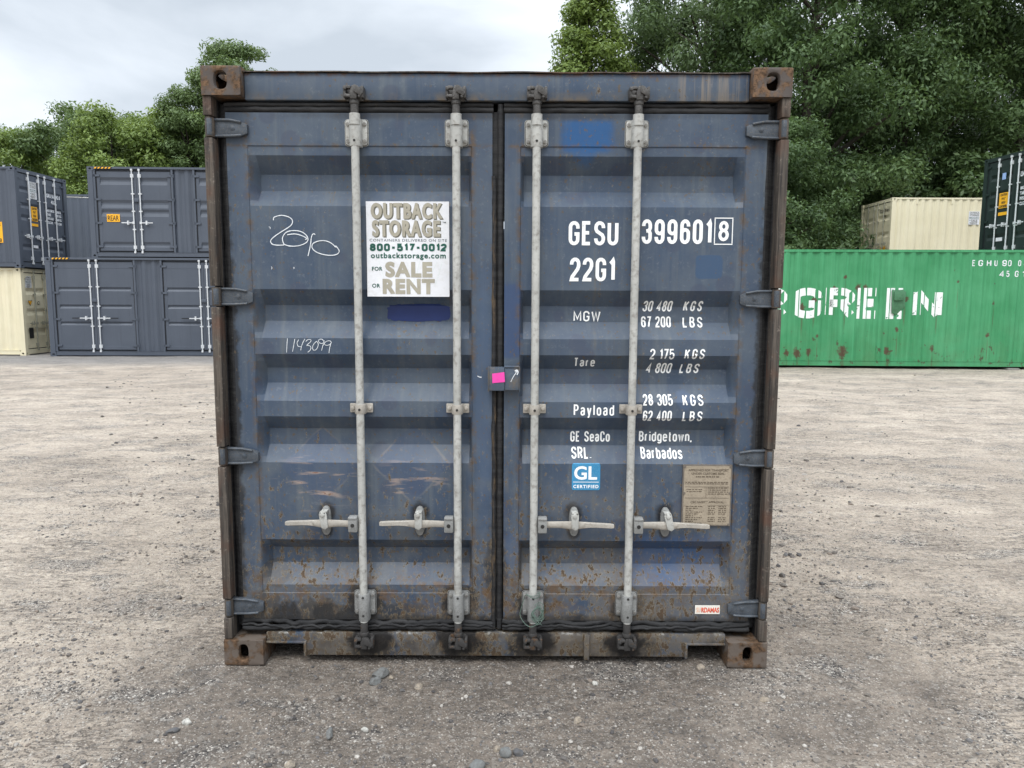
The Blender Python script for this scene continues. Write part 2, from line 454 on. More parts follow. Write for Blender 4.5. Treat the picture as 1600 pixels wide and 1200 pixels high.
M['hinge'] = m_simple('blue_hinge_paint', (.058,.070,.086), .5, 0, .35, 25, .35, .4, (.14,.125,.105), .65)
M['dark'] = m_simple('dark_recess', (.03,.028,.026), .9, 0, .3)
M['white'] = m_worn_white('white_marking_vinyl', (.88,.88,.86), .20, 26)
M['chalk'] = m_worn_white('chalk_writing', (.72,.74,.76), .3, 160)
M['sign'] = m_simple('white_plastic_sign', (.72,.72,.74), .4, 0, .07, 5, 0, .4, (.55,.54,.50), .35)
M['tan_ink'] = m_simple('tan_ink', (.36,.33,.26), .5, 0, .12, 20, 0)
M['shade_ink'] = m_simple('dark_tan_ink', (.13,.125,.095), .5, 0, .1, 20, 0)
M['green_ink'] = m_simple('dark_green_ink', (.012,.085,.06), .5, 0, .1, 20, 0)
M['grey_ink'] = m_simple('grey_ink', (.12,.14,.15), .5, 0, .1, 20, 0)
M['pink'] = m_simple('pink_sticker', (.78,.06,.36), .5, 0, .08, 30, 0)
M['gl'] = m_simple('blue_certificate_sticker', (.035,.235,.44), .45, 0, .12, 25, .1, .4, (.16,.32,.42), .5)
M['plate'] = m_simple('tan_data_plate', (.33,.275,.205), .6, 0, .12, 18, .2, .3, (.18,.14,.10), .5)
M['plate_ink'] = m_simple('plate_ink', (.10,.075,.05), .7, 0, .1, 20, 0)
M['plate_rim'] = m_simple('plate_rim', (.17,.145,.12), .7, .1, .2, 30, .2)
M['navy'] = m_simple('navy_touch_up_paint', (.014,.028,.115), .5, 0, .15, 9, .2, .35)
M['label'] = m_simple('cream_label', (.78,.74,.66), .5, 0, .05, 20, 0)
M['red_ink'] = m_simple('red_ink', (.68,.11,.06), .5, 0, .3, 60, 0)
M['pale_red_ink'] = m_simple('faded_red_ink', (.72,.48,.36), .5, 0, .15, 60, 0)
M['wire'] = m_simple('green_wire', (.11,.16,.13), .6, 0, .2, 40, 0)
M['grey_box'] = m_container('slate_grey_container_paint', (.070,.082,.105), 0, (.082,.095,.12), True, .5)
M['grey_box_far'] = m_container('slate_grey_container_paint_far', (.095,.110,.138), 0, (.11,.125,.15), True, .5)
M['beige_box'] = m_container('cream_container_paint', (.70,.63,.44), .02, (.78,.71,.52), True, .5)
M['green_box'] = m_container('faded_green_container_paint', (.035,.255,.095), .36, (.06,.33,.135), True, .55)
def m_green():
    n = NT('faded_green_container_paint')
    x, y, z = n.xyz()
    a = n.noise(.9, 4, .6); b = n.noise(14, 5, .65); st = n.noise(1, 6, .7, n.map(scale=(13, 1, .45)))
    c = n.mix(n.mr(a, .35, .7), (.040,.240,.095), (.075,.315,.145))
    c = n.mix(n.mr(st, .50, .72, 0, .55), c, (.022,.15,.058)); c = n.mix(n.mr(st, .46, .32, 0, .4), c, (.09,.40,.19))
    low = n.mr(z, 1.3, .1, 0, 1)
    c = n.mix(n.math('MULTIPLY', low, n.mr(n.noise(2.5,4,.6), .4, .7, 0, .35)), c, (.10,.17,.07))
    wn = n.noise(13, 6, .72)
    rn = n.noise(7, 5, .65, n.map(scale=(1, 1, .8)))
    c = n.mix(n.mr(n.math('ADD', rn, n.math('MULTIPLY', low, .11)), .70, .74, 0, .85), c, (.07,.045,.025))
    ln = n.noise(1, 4, .6, n.map(scale=(16, 1, .5), loc=(4,1,1)))
    c = n.mix(n.mr(ln, .70, .76, 0, .6), c, (.07,.06,.03))
    for zx, zy, r in ((260,310,.11),(370,240,.10),(660,275,.10),(780,130,.12),(840,125,.08),(560,130,.07),(650,30,.06),(1220,230,.11),(1525,300,.09),(1160,515,.07),(230,740,.16),(660,725,.18),(1080,715,.12),(340,730,.10),(1500,690,.09),(130,740,.09),(410,580,.05),(1700,70,.05),(2050,260,.07),(2010,560,.06)):
        px, py = 1210+zx/5.926, 430+zy/5.926
        X = 5.25+(px-1222)/64.8; Z = 1.97-(py-451)/63.5
        c = n.mix(n.math('MULTIPLY', n.blob(X+.01, Z-.38, r*.32, .42, soft=.8, wob=.5, wn=wn), .55), c, (.085,.075,.035))
        c = n.mix(n.math('MULTIPLY', n.blob(X, Z, r*.8, r*1.05, soft=.5, wob=1.3, wn=wn), .9), c, (.085,.035,.022))
    return n.fin(c, .55, 0, n.bump(b, .15, .004), .4)
M['green_box'] = m_green()
M['dkgreen_box'] = m_container('dark_green_container_paint', (.014,.026,.022), 0, (.018,.032,.028), True, .45)
M['rod_white'] = m_simple('zinc_rod', (.60,.61,.62), .5, .1, .1, 9, 0)
M['rod_beige'] = m_simple('painted_rod', (.33,.32,.25), .5, .1, .1, 9, 0)
M['seal'] = m_simple('black_rubber_seal', (.014,.015,.018), .7, 0, .2, 9, 0)
M['white_far'] = m_worn_white('white_marking_far', (.75,.76,.78), 0, 26)
M['evg'] = m_worn_white('flaked_white_lettering', (.80,.82,.80), .60, 9)
M['black_ink'] = m_simple('black_ink', (.02,.02,.02), .6, 0, .1, 20, 0)
M['yellow'] = m_simple('yellow_label', (.85,.42,.02), .5, 0, .06, 20, 0)
M['patch'] = m_simple('olive_patch_plate', (.060,.17,.085), .6, 0, .25, 9, .2)
M['ground'] = m_ground()
M['gravel'] = m_stone('loose_gravel', [(.20,.175,.15), (.12,.108,.10), (.29,.26,.225), (.15,.13,.115), (.075,.07,.07), (.25,.20,.16), (.50,.46,.41), (.14,.135,.135)])
M['rock_grey'] = m_stone('grey_rock', [(.17,.175,.17)])
M['rock_white'] = m_stone('pale_rock', [(.52,.50,.45)])
M['rock_tan'] = m_stone('tan_rock', [(.36,.30,.23)])
M['rock_dark'] = m_stone('dark_rock', [(.10,.10,.105)])
M['bark'] = m_simple('tree_bark', (.055,.045,.035), .9, 0, .3, 6, .5)
M['leaf_dark'] = m_leaf('deep_green_leaves', (.020,.048,.016), (.125,.195,.070))
M['leaf_mid'] = m_leaf('mid_green_leaves', (.042,.078,.024), (.165,.235,.085))
M['leaf_light'] = m_leaf('fresh_green_leaves', (.058,.10,.02), (.23,.31,.08))
M['leaf_grey'] = m_leaf('grey_green_leaves', (.032,.062,.024), (.155,.225,.095))

# ================================================================== mesh helpers
def tag(o, label=None, cat=None, group=None, kind=None):
    if label: o['label'] = label
    if cat: o['category'] = cat
    if group: o['group'] = group
    if kind: o['kind'] = kind
    return o

def empty(name, label, cat, group=None, loc=(0,0,0), rz=0.0):
    o = bpy.data.objects.new(name, None); C.objects.link(o)
    o.location = loc; o.rotation_euler = (0, 0, rz); o.empty_display_size = .3
    return tag(o, label, cat, group)

class MB:
    def __init__(s, T=None): s.v = []; s.f = []; s.m = []; s.T = T
    def add(s, vs, fs, m=0):
        b = len(s.v); s.v += [tuple(v) for v in vs]; s.f += [[b+i for i in f] for f in fs]; s.m += [m]*len(fs)
        return s
    def box(s, x0, x1, y0, y1, z0, z1, m=0):
        return s.add([(x0,y0,z0),(x1,y0,z0),(x1,y1,z0),(x0,y1,z0),(x0,y0,z1),(x1,y0,z1),(x1,y1,z1),(x0,y1,z1)],
                     [(0,3,2,1),(4,5,6,7),(0,1,5,4),(1,2,6,5),(2,3,7,6),(3,0,4,7)], m)
    def prism(s, poly, y0, y1, m=0):     # poly in (x,z), counter-clockwise seen from -y
        n = len(poly)
        vs = [(x,y0,z) for x,z in poly] + [(x,y1,z) for x,z in poly]
        fs = [list(range(n)), list(range(2*n-1, n-1, -1))] + [(i, i+n, (i+1)%n+n, (i+1)%n) for i in range(n)]
        return s.add(vs, fs, m)
    def tube(s, pts, r, n=10, m=0, cap=True, rs=None):
        pts = [Vector(p) for p in pts]; k = len(pts); rings = []; prev = None
        for i, p in enumerate(pts):
            d = (pts[min(i+1,k-1)]-pts[max(i-1,0)]).normalized()
            if prev is None:
                a = Vector((0,0,1)) if abs(d.z) < .9 else Vector((1,0,0))
                u = d.cross(a).normalized()
            else: u = (prev - d*prev.dot(d)).normalized()
            prev = u; w = d.cross(u); rr = rs[i] if rs else r
            rings.append([p + (u*math.cos(t)+w*math.sin(t))*rr for t in [2*math.pi*j/n for j in range(n)]])
        vs = [v for R in rings for v in R]
        fs = [(i*n+j, i*n+(j+1)%n, (i+1)*n+(j+1)%n, (i+1)*n+j) for i in range(k-1) for j in range(n)]
        if cap: fs += [list(range(n-1,-1,-1)), list(range((k-1)*n, k*n))]
        return s.add(vs, fs, m)
    def bolt(s, x, y, z, r=.008, h=.007, m=0, n=6):
        return s.tube([(x,y,z),(x,y-h,z)], r, n, m)
    def build(s, name, mats, parent=None, bevel=0, smooth=35, hook=None, link=True):
        me = bpy.data.meshes.new(name)
        vs = [s.T(v) for v in s.v] if s.T else s.v
        me.from_pydata(vs, [], s.f)
        mats = mats if isinstance(mats, (list, tuple)) else [mats]
        for q in mats: me.materials.append(q)
        me.polygons.foreach_set('material_index', s.m)
        bm = bmesh.new(); bm.from_mesh(me)
        if bevel:
            bmesh.ops.remove_doubles(bm, verts=bm.verts, dist=1e-5)
            bmesh.ops.recalc_face_normals(bm, faces=bm.faces)
            ed = [e for e in bm.edges if len(e.link_faces) == 2 and e.calc_face_angle(0) > rad(40)]
            bmesh.ops.bevel(bm, geom=ed, offset=bevel, segments=2, profile=.5, affect='EDGES', clamp_overlap=True)
        else:
            bmesh.ops.recalc_face_normals(bm, faces=bm.faces)
        if hook: hook(bm)
        bm.to_mesh(me); bm.free()
        if smooth:
            me.shade_smooth(); me.set_sharp_from_angle(angle=rad(smooth))
        o = bpy.data.objects.new(name, me)
        if link: C.objects.link(o)
        if parent: o.parent = parent
        return o

_txt_cache = {}
def txt(s, x0, x1, z0, z1, bold=0.0, shear=0.0, res=3, lsp=1.0):
    """2-D outline of a word, fitted to a box; returns (verts2d, faces)"""
    key = (s, round(x1-x0,4), round(z1-z0,4), bold, shear, res, lsp)
    if key not in _txt_cache:
        cu = bpy.data.curves.new('t', 'FONT'); cu.body = s; cu.resolution_u = res; cu.space_character = lsp
        ob = bpy.data.objects.new('t', cu); C.objects.link(ob)
        dg = bpy.context.evaluated_depsgraph_get(); dg.update()
        c2 = ob.evaluated_get(dg).to_curve(dg).copy()
        pts = []
        for sp in c2.splines:
            for b in sp.bezier_points: pts += [b.co, b.handle_left, b.handle_right]
        ax = [b.co.x for sp in c2.splines for b in sp.bezier_points]; ay = [b.co.y for sp in c2.splines for b in sp.bezier_points]
        mx_, Mx, my, My = min(ax), max(ax), min(ay), max(ay)
        w, h = (x1-x0)-2*bold, (z1-z0)-2*bold
        sx, sy = w/max(Mx-mx_,1e-6), h/max(My-my,1e-6)
        f = lambda q: Vector(((q.x-mx_)*sx+bold+shear*((q.y-my)*sy), (q.y-my)*sy+bold))
        conts = []
        for sp in c2.splines:
            B = list(sp.bezier_points); P = []
            for i, p in enumerate(B):
                q = B[(i+1) % len(B)]
                p0, p1, p2, p3 = f(p.co), f(p.handle_right), f(q.handle_left), f(q.co)
                ch = (p3-p0).length
                dev = abs((p1-p0).cross(p3-p0))+abs((p2-p0).cross(p3-p0))
                k = 1 if dev < 1e-9+ch*ch*.01 else res+1
                for j in range(k):
                    t = j/k; P.append(p0*(1-t)**3+p1*3*t*(1-t)**2+p2*3*t*t*(1-t)+p3*t**3)
            eps = max(w, h)*1e-4
            Q = []
            for p in P:
                if not Q or (p-Q[-1]).length > eps: Q.append(p)
            while len(Q) > 2 and (Q[0]-Q[-1]).length <= eps: Q.pop()
            if len(Q) > 2: conts.append(Q)
        area = lambda Q: sum(Q[i].cross(Q[(i+1) % len(Q)]) for i in range(len(Q)))
        sg = 1 if area(max(conts, key=lambda Q: abs(area(Q)))) > 0 else -1
        c2.splines.clear()
        for Q in conts:
            n = len(Q); sp = c2.splines.new('POLY'); sp.points.add(n-1)
            for i in range(n):
                d0 = (Q[i]-Q[i-1]).normalized(); d1 = (Q[(i+1) % n]-Q[i]).normalized()
                n0 = Vector((d0.y, -d0.x))*sg; n1 = Vector((d1.y, -d1.x))*sg
                bi = n0+n1
                if bi.length < .3: bi = n0
                bi.normalize(); ml = min(1/max(.1, bi.dot(n0)), 1.5)
                p = Q[i]+bi*bold*ml
                sp.points[i].co = (p.x, p.y, 0, 1)
            sp.use_cyclic_u = True
        c2.offset = 0; c2.dimensions = '2D'; c2.fill_mode = 'FRONT'
        o2 = bpy.data.objects.new('t2', c2); C.objects.link(o2)
        dg.update()
        me = o2.evaluated_get(dg).to_mesh()
        V = [(v.co.x, v.co.y) for v in me.vertices]; Fc = [list(p.vertices) for p in me.polygons]
        o2.evaluated_get(dg).to_mesh_clear()
        bpy.data.objects.remove(o2); bpy.data.objects.remove(ob)
        bpy.data.curves.remove(c2); bpy.data.curves.remove(cu)
        _txt_cache[key] = (V, Fc)
    V, Fc = _txt_cache[key]
    return [(x0+a, z0+b) for a, b in V], Fc

def put_txt(mb, s, x0, x1, z0, z1, y, m=0, **k):
    V, F_ = txt(s, x0, x1, z0, z1, **k)
    mb.add([(a, y, b) for a, b in V], F_, m)

def ribbon(mb, pts, w, y, m=0, smooth=3):
    P = [Vector(p) for p in pts]
    if smooth:      # Catmull-Rom
        Q = []
        for i in range(len(P)-1):
            p0, p1, p2, p3 = P[max(i-1,0)], P[i], P[i+1], P[min(i+2,len(P)-1)]
            for t in [k/smooth for k in range(smooth)]:
                Q.append(.5*((2*p1)+(p2-p0)*t+(2*p0-5*p1+4*p2-p3)*t*t+(3*p1-p0-3*p2+p3)*t**3))
        P = Q+[P[-1]]
    vs = []
    for i, p in enumerate(P):
        d = (P[min(i+1,len(P)-1)]-P[max(i-1,0)]); d = d.normalized() if d.length > 0 else Vector((1,0))
        nn = Vector((-d.y, d.x))*w/2*(.75+.35*mn.noise(Vector((i*.7,w*900,3))))
        vs += [(p.x+nn.x, y, p.y+nn.y), (p.x-nn.x, y, p.y-nn.y)]
    mb.add(vs, [(2*i, 2*i+1, 2*i+3, 2*i+2) for i in range(len(P)-1)], m)

def _A(cx, cy, rx, ry, a0, a1, n=7):
    return [(cx+rx*math.cos(rad(a0+(a1-a0)*i/n)), cy+ry*math.sin(rad(a0+(a1-a0)*i/n))) for i in range(n+1)]
_O = lambda t, b=0.0: _A(.5,t-.2,.5,.2,0,180)+_A(.5,b+.2,.5,.2,180,360)+[(1,t-.2)]
_SIX = [(1,.75)]+_A(.5,.8,.5,.2,0,180)+_A(.5,.2,.5,.2,180,360)+[(1,.40)]+_A(.5,.42,.5,.17,0,180)
NARROW = {
 '0': (1, [_O(1)]), 'O': (1, [_O(1)]),
 '1': (.42, [[(0,.80),(.5,.86),(.95,1),(1,.9),(1,0)]]),
 '2': (1, [[(0,.74)]+_A(.5,.79,.5,.21,180,0)+[(1,.68),(.86,.52),(.1,.14),(0,0),(1,0)]]),
 '3': (1, [[(0,.76)]+_A(.5,.8,.5,.2,180,0)+[(1,.67),(.85,.55),(.4,.53)], [(.8,.54),(1,.42)]+_A(.5,.2,.5,.2,0,-180)+[(0,.26)]]),
 '4': (1.05, [[(.74,0),(.74,1),(0,.27),(1,.27)]]),
 '5': (1, [[(.95,1),(.08,1),(.04,.52),(.2,.6)]+_A(.5,.42,.5,.21,90,0)+_A(.5,.2,.5,.2,0,-180)+[(0,.26)]]),
 '6': (1, [_SIX]), '9': (1, [[(1-a,1-b) for a,b in _SIX]]),
 '7': (.95, [[(0,1),(1,1),(.35,0)]]),
 '8': (1, [_A(.5,.77,.44,.23,-90,270,14), _A(.5,.27,.5,.27,90,450,14)]),
 'G': (1, [[(1,.72)]+_A(.5,.8,.5,.2,0,180)+_A(.5,.2,.5,.2,180,360)+[(1,.46),(.55,.46)]]),
 'C': (1, [[(1,.70)]+_A(.5,.8,.5,.2,0,180)+_A(.5,.2,.5,.2,180,360)+[(1,.30)]]),
 'E': (.86, [[(1,1),(0,1),(0,0),(1,0)], [(0,.52),(.85,.52)]]),
 'S': (1, [[(1,.75)]+_A(.5,.8,.5,.2,0,180)+[(0,.70),(.15,.59),(.85,.42),(1,.30)]+_A(.5,.2,.5,.2,0,-180)+[(0,.25)]]),
 'U': (1, [[(0,1)]+_A(.5,.21,.5,.21,180,360)+[(1,1)]]),
 'M': (1.35, [[(0,0),(0,1),(.5,.2),(1,1),(1,0)]]),
 'W': (1.6, [[(0,1),(.25,0),(.5,.92),(.75,0),(1,1)]]),
 'K': (1, [[(0,0),(0,1)], [(1,1),(.02,.42)], [(.38,.62),(1,0)]]),
 'L': (.82, [[(0,1),(0,0),(1,0)]]), 'H': (1, [[(0,0),(0,1)],[(1,0),(1,1)],[(0,.52),(1,.52)]]),
 'B': (1, [[(0,0),(0,1),(.5,1)]+_A(.5,.77,.44,.23,90,-90)+[(0,.54)], [(.5,.54)]+_A(.5,.27,.5,.27,90,-90)+[(0,0)]]),
 'N': (1, [[(0,0),(0,1)],[(0,1),(1,0)],[(1,0),(1,1)]]), 'T': (.95, [[(0,1),(1,1)],[(.5,1),(.5,0)]]),
 'P': (1, [[(0,0),(0,1),(.5,1)]+_A(.5,.74,.5,.26,90,-90)+[(0,.48)]]),
 'R': (1, [[(0,0),(0,1),(.5,1)]+_A(.5,.75,.48,.25,90,-90)+[(0,.50)], [(.5,.50),(1,0)]]),
 'a': (.88, [[(.04,.58)]+_A(.5,.56,.47,.16,160,0)+[(.97,0)], [(.97,.42),(.5,.40)]+_A(.42,.20,.42,.20,90,270)+[(.75,.04),(.97,.16)]]),
 'b': (.9, [[(0,1),(0,0)], [(0,.54)]+_A(.5,.54,.5,.18,180,0)+_A(.5,.18,.5,.18,0,-180)]),
 'd': (.9, [[(1,1),(1,0)], [(1,.54)]+_A(.5,.54,.5,.18,0,180)+_A(.5,.18,.5,.18,180,360)]),
 'e': (.9, [[(0,.38),(1,.38)]+_A(.5,.53,.5,.19,0,180)+_A(.5,.18,.5,.18,180,345)]),
 'g': (.9, [[(1,.72),(1,-.08)]+_A(.5,-.08,.5,.15,0,-160), [(1,.54)]+_A(.5,.54,.5,.18,0,180)+_A(.5,.20,.5,.18,180,360)]),
 'i': (0, [[(0,0),(0,.72)],[(0,.90),(0,1.02)]]), 'l': (0, [[(0,0),(0,1)]]),
 'n': (.88, [[(0,0),(0,.72)], [(0,.5)]+_A(.5,.5,.5,.22,180,0)+[(1,0)]]),
 'o': (.9, [_O(.72)]),
 'r': (.55, [[(0,0),(0,.72)], [(0,.48)]+_A(.8,.46,.8,.24,180,90)]),
 's': (.85, [[(1,.56)]+_A(.5,.57,.5,.15,0,180)+[(.1,.44),(.9,.30)]+_A(.5,.15,.5,.15,0,-180)]),
 't': (.55, [[(.4,.96),(.4,.12),(.6,0),(1,0)], [(0,.72),(1,.72)]]),
 'w': (1.3, [[(0,.72),(.25,0),(.5,.64),(.75,0),(1,.72)]]),
 'y': (.9, [[(0,.72),(.5,.02)], [(1,.72),(.45,-.12),(.3,-.22),(.05,-.22)]]),
 '.': (0, [[(0,0),(0,.05)]]), ',': (0, [[(0,.05),(-.4,-.14)]]), ' ': (.30, []), '-': (.7, [[(0,.45),(1,.45)]]),
}
def strokes(mb, pts, t, y, m=0):
    P = []
    for p in pts:
        p = Vector(p)
        if not P or (p-P[-1]).length > 1e-5: P.append(p)
    closed = (P[0]-P[-1]).length < 1e-4 and len(P) > 3
    vs = []; n = len(P)
    for i, p in enumerate(P):
        a = P[i-1] if i > 0 else (P[-2] if closed else None)
        c = P[i+1] if i < n-1 else (P[1] if closed else None)
        d0 = (p-a).normalized() if a is not None else (c-p).normalized()
        d1 = (c-p).normalized() if c is not None else d0
        n0 = Vector((-d0.y, d0.x)); n1 = Vector((-d1.y, d1.x)); b_ = (n0+n1)
        b_ = b_.normalized() if b_.length > .2 else n0
        k = min(1/max(.2, b_.dot(n0)), 1.7)*t/2
        vs += [(p.x+b_.x*k, y, p.y+b_.y*k), (p.x-b_.x*k, y, p.y-b_.y*k)]
    mb.add(vs, [(2*i, 2*i+1, 2*i+3, 2*i+2) for i in range(n-1)], m)
def narrow(mb, text, x0, x1, z0, z1, t=.011, gap=.12, shear=0.0, y=0.0, m=0):
    H_ = z1-z0; g = gap*H_; n = len(text)
    q = ((x1-x0)-n*t-(n-1)*g)/max(.01, sum(NARROW[c][0] for c in text))
    x = x0; k = 0
    for c in text:
        w, st = NARROW[c]
        for s_ in st:
            P = [(x+t/2+(u*w*q if w > 0 else u*t), z0+t/2+v*(H_-t)) for u, v in s_]
            if shear: P = [(a+shear*(b_-z0), b_) for a, b_ in P]
            strokes(mb, P, t, y-.00012*k, m); k = (k+1) % 3
        x += t+w*q+g

def drape(fy, zs, off):
    def hook(bm):
        for z in zs:
            bmesh.ops.bisect_plane(bm, geom=bm.verts[:]+bm.edges[:]+bm.faces[:], plane_co=(0,0,z), plane_no=(0,0,1))
        for v in bm.verts:
            v.co.y = fy(v.co.x, v.co.z)-off+v.co.y
    return hook

# ------------------------------------------------------------------ corner casting (a hollow block with oval holes)
def casting(mb, cx, y0, cz, sx, top=False, w=.162, d=.178, h=.118, m=0, hole=True, side=True, ho=(.026,.039), off=(0,0)):
    """front face at y0; cx is the OUTER x; sx=+1 when the block extends towards +x from cx"""
    def ring(P, rect, oval, cen):
        # P maps (a,b) on the face to 3-D; P(a,b,t) t = depth inward
        a0, a1, b0, b1 = rect; ca, cb = cen; ra, rb = oval
        K = 6; out = []
        cs = [(a0,b0),(a1,b0),(a1,b1),(a0,b1)]
        for q in range(4):
            p, r = cs[q], cs[(q+1)%4]
            for j in range(K): out.append((p[0]+(r[0]-p[0])*j/K, p[1]+(r[1]-p[1])*j/K))
        n = len(out)
        inn = []
        for (a, b) in out:
            t = math.atan2((b-cb)/(b1-b0), (a-ca)/(a1-a0)); c, s_ = math.cos(t), math.sin(t)
            e = .75
            inn.append((ca+ra*math.copysign(abs(c)**e, c), cb+rb*math.copysign(abs(s_)**e, s_)))
        vs = [P(a,b,0) for a,b in out]+[P(a,b,0) for a,b in inn]+[P(a,b,.028) for a,b in inn]
        fs = []
        for i in range(n):
            k = (i+1)%n
            fs += [(i,k,n+k,n+i),(n+i,n+k,2*n+k,2*n+i)]
        mb.add(vs, fs, m)
    z0, z1 = cz, cz+h
    X = lambda a: cx+sx*a
    ring(lambda a,b,t: (X(a), y0+t, z0+b), (0,w,0,h), ho, (w*.5+off[0], h*.5+off[1]))
    if side: ring(lambda a,b,t: (X(t), y0+a, z0+b), (0,d,0,h), (.036,.026), (d*.5,h*.5))
    else: mb.add([(X(0),y0,z0),(X(0),y0+d,z0),(X(0),y0+d,z1),(X(0),y0,z1)], [(0,1,2,3)], m)
    # other faces
    mb.add([(X(w),y0,z0),(X(w),y0+d,z0),(X(w),y0+d,z1),(X(w),y0,z1)], [(0,1,2,3)], m)
    mb.add([(X(0),y0+d,z0),(X(w),y0+d,z0),(X(w),y0+d,z1),(X(0),y0+d,z1)], [(0,1,2,3)], m)
    zz, zo = (z1, z0) if top else (z0, z1)
    sg = -1 if top else 1
    ring(lambda a,b,t: (X(a), y0+b, zz+sg*t), (0,w,0,d), (.03,.055), (w*.5,d*.5))
    mb.add([(X(0),y0,zo),(X(w),y0,zo),(X(w),y0+d,zo),(X(0),y0+d,zo)], [(0,1,2,3)], m)

def corr_profile(u, pitch=.278, depth=.036, flat=.072, slope=.067):
    t = u % pitch
    if t < flat: return 0.0
    if t < flat+slope: return depth*(t-flat)/slope
    if t < pitch-slope: return depth
    return depth*(pitch-t)/slope
def corr_us(u0, u1, pitch=.278, flat=.072, slope=.067):
    us = {u0, u1}; k = math.floor(u0/pitch)
    while k*pitch < u1:
        for o in (0, flat, flat+slope, pitch-slope):
            q = k*pitch+o
            if u0 < q < u1: us.add(q)
        k += 1
    return sorted(us)

def corr_wall(mb, P, u0, u1, z0, z1, **k):
    """P(u, depth, z) -> 3-D"""
    us = corr_us(u0, u1); n = len(us)
    vs = [P(u, corr_profile(u), z0) for u in us]+[P(u, corr_profile(u), z1) for u in us]
    mb.add(vs, [(i, i+1, n+i+1, n+i) for i in range(n-1)])

# ================================================================== MAIN CONTAINER
H, HW, LEN = 2.591, 1.219, 6.058
YD = .060           # door face
TR = [(2.244,2.173,2.104,2.034),(1.681,1.612,1.543,1.470),(1.400,1.335,1.268,1.194),(1.125,1.062,.990,.918),(.566,.512,.440,.356)]
DEP = .058
def tdepth(z, tr, dep):
    for a,b,c,d in tr:
        if d < z < a:
            if z > b: return dep*(a-z)/(a-b)
            if z > c: return dep
            return dep*(z-d)/(c-d)
    return 0.0
def cl(v): return max(0.0, min(1.0, v))
def make_fy(pa, pb, yf, tr, dep, z0p, z1p, dent=.0040, capw=.045, seed=0.0):
    def fy(x, z):
        y = yf
        if dent: y += dent*mn.noise(Vector((x*2.3, seed, z*1.9)))+dent*.45*mn.noise(Vector((x*7, seed+5, z*6)))
        if pa <= x <= pb and z0p <= z <= z1p:
            y += .004*min(cl((x-pa)/.003), cl((pb-x)/.003), cl((z-z0p)/.003), cl((z1p-z)/.003))
            y += tdepth(z, tr, dep)*min(cl((x-pa-.004)/capw), cl((pb-x-.004)/.012 if capw else 1))
        return y
    return fy

def refine(vals, step):
    vals = sorted(set(round(v,5) for v in vals)); out = []
    for a, b in zip(vals, vals[1:]):
        k = max(1, math.ceil((b-a)/step))
        out += [a+(b-a)*i/k for i in range(k)]
    return out+[vals[-1]]

def leaf_mesh(mb, fy, x0, x1, z0, z1, xs, zs, yb, step):
    X = refine([x0,x1]+[v for v in xs if x0 < v < x1], step); Z = refine([z0,z1]+[v for v in zs if z0 < v < z1], step)
    nx, nz_ = len(X), len(Z)
    vs = [(x, fy(x,z), z) for z in Z for x in X]
    fs = [(j*nx+i, j*nx+i+1, (j+1)*nx+i+1, (j+1)*nx+i) for j in range(nz_-1) for i in range(nx-1)]
    b = len(vs); vs += [(x0,yb,z0),(x1,yb,z0),(x1,yb,z1),(x0,yb,z1)]
    fs.append((b+3,b+2,b+1,b))
    fs.append([b, b+1]+[i for i in range(nx-1,-1,-1)])
    fs.append([b+2, b+3]+[(nz_-1)*nx+i for i in range(nx)])
    fs.append([b+3, b]+[j*nx for j in range(nz_)])
    fs.append([b+1, b+2]+[j*nx+nx-1 for j in range(nz_-1,-1,-1)])
    mb.add(vs, fs)

main = empty('shipping_container', 'weathered blue container with white GESU lettering and a for sale sign, in the foreground', 'shipping container', 'shipping containers in the yard')

# frame parts
for nm, zt, mt in (('corner_casting', True, M['casting']), ('corner_casting', False, M['casting_low'])):
    for sx in (-1, 1):
        for back in (False, True):
            b = MB()
            z = H-.118 if zt else 0.0
            if not back:
                # outer x = sx*HW, block extends inwards
                casting(b, sx*HW, 0.0, z, -sx, top=zt, w=.164 if zt else .178, ho=(.027,.036) if zt else (.021,.037), off=(.0,0.002))
            else:
                casting(b, sx*HW, 0.0, z, -sx, top=zt)
                b.v = [(x, LEN-y, zz) for x, y, zz in b.v]
            b.build(nm, mt, main, bevel=.007)
# header: top rail with a thin lipped roof edge
b = MB()
b.box(-1.053, 1.053, .045, .12, 2.466, 2.574)
b.build('header', M['frame'], main, bevel=.003)
b = MB()
xs = [-1.06+2.12*i/60 for i in range(61)]
top = [(x, .036, 2.580+.0035*mn.noise(Vector((x*5,0,0)))+(.004 if x > .5 else 0)*mn.noise(Vector((x*22,3,0)))) for x in xs]
vs = top+[(x, .036, z-.005) for x,_,z in top]+[(x, .14, 2.584) for x in xs]
n_ = len(xs)
b.add(vs, [(i, i+1, n_+i+1, n_+i) for i in range(n_-1)]+[(i, 2*n_+i, 2*n_+i+1, i+1) for i in range(n_-1)])
b.build('roof_lip', M['post'], main, smooth=0)
# sill with two forklift notches
b = MB()
b.prism([(-1.04,.090),(-.862,.090),(-.862,.030),(.862,.030),(.862,.090),(1.04,.090),(1.04,.138),(-1.04,.138)], .045, .16)
b.prism([(-.870,.026),(-.858,.026),(-.858,.098),(-.870,.098)], .036, .17)
b.prism([(.858,.026),(.870,.026),(.870,.098),(.858,.098)], .036, .17)
b.box(-1.04, -.870, .036, .17, .088, .097); b.box(.870, 1.04, .036, .17, .088, .097)
sill = b.build('sill', M['sill'], main, bevel=.0025)
b = MB(); b.box(.400, .424, .030, .052, .020, .136); b.build('sill_bracket', M['sill'], sill, bevel=.002)
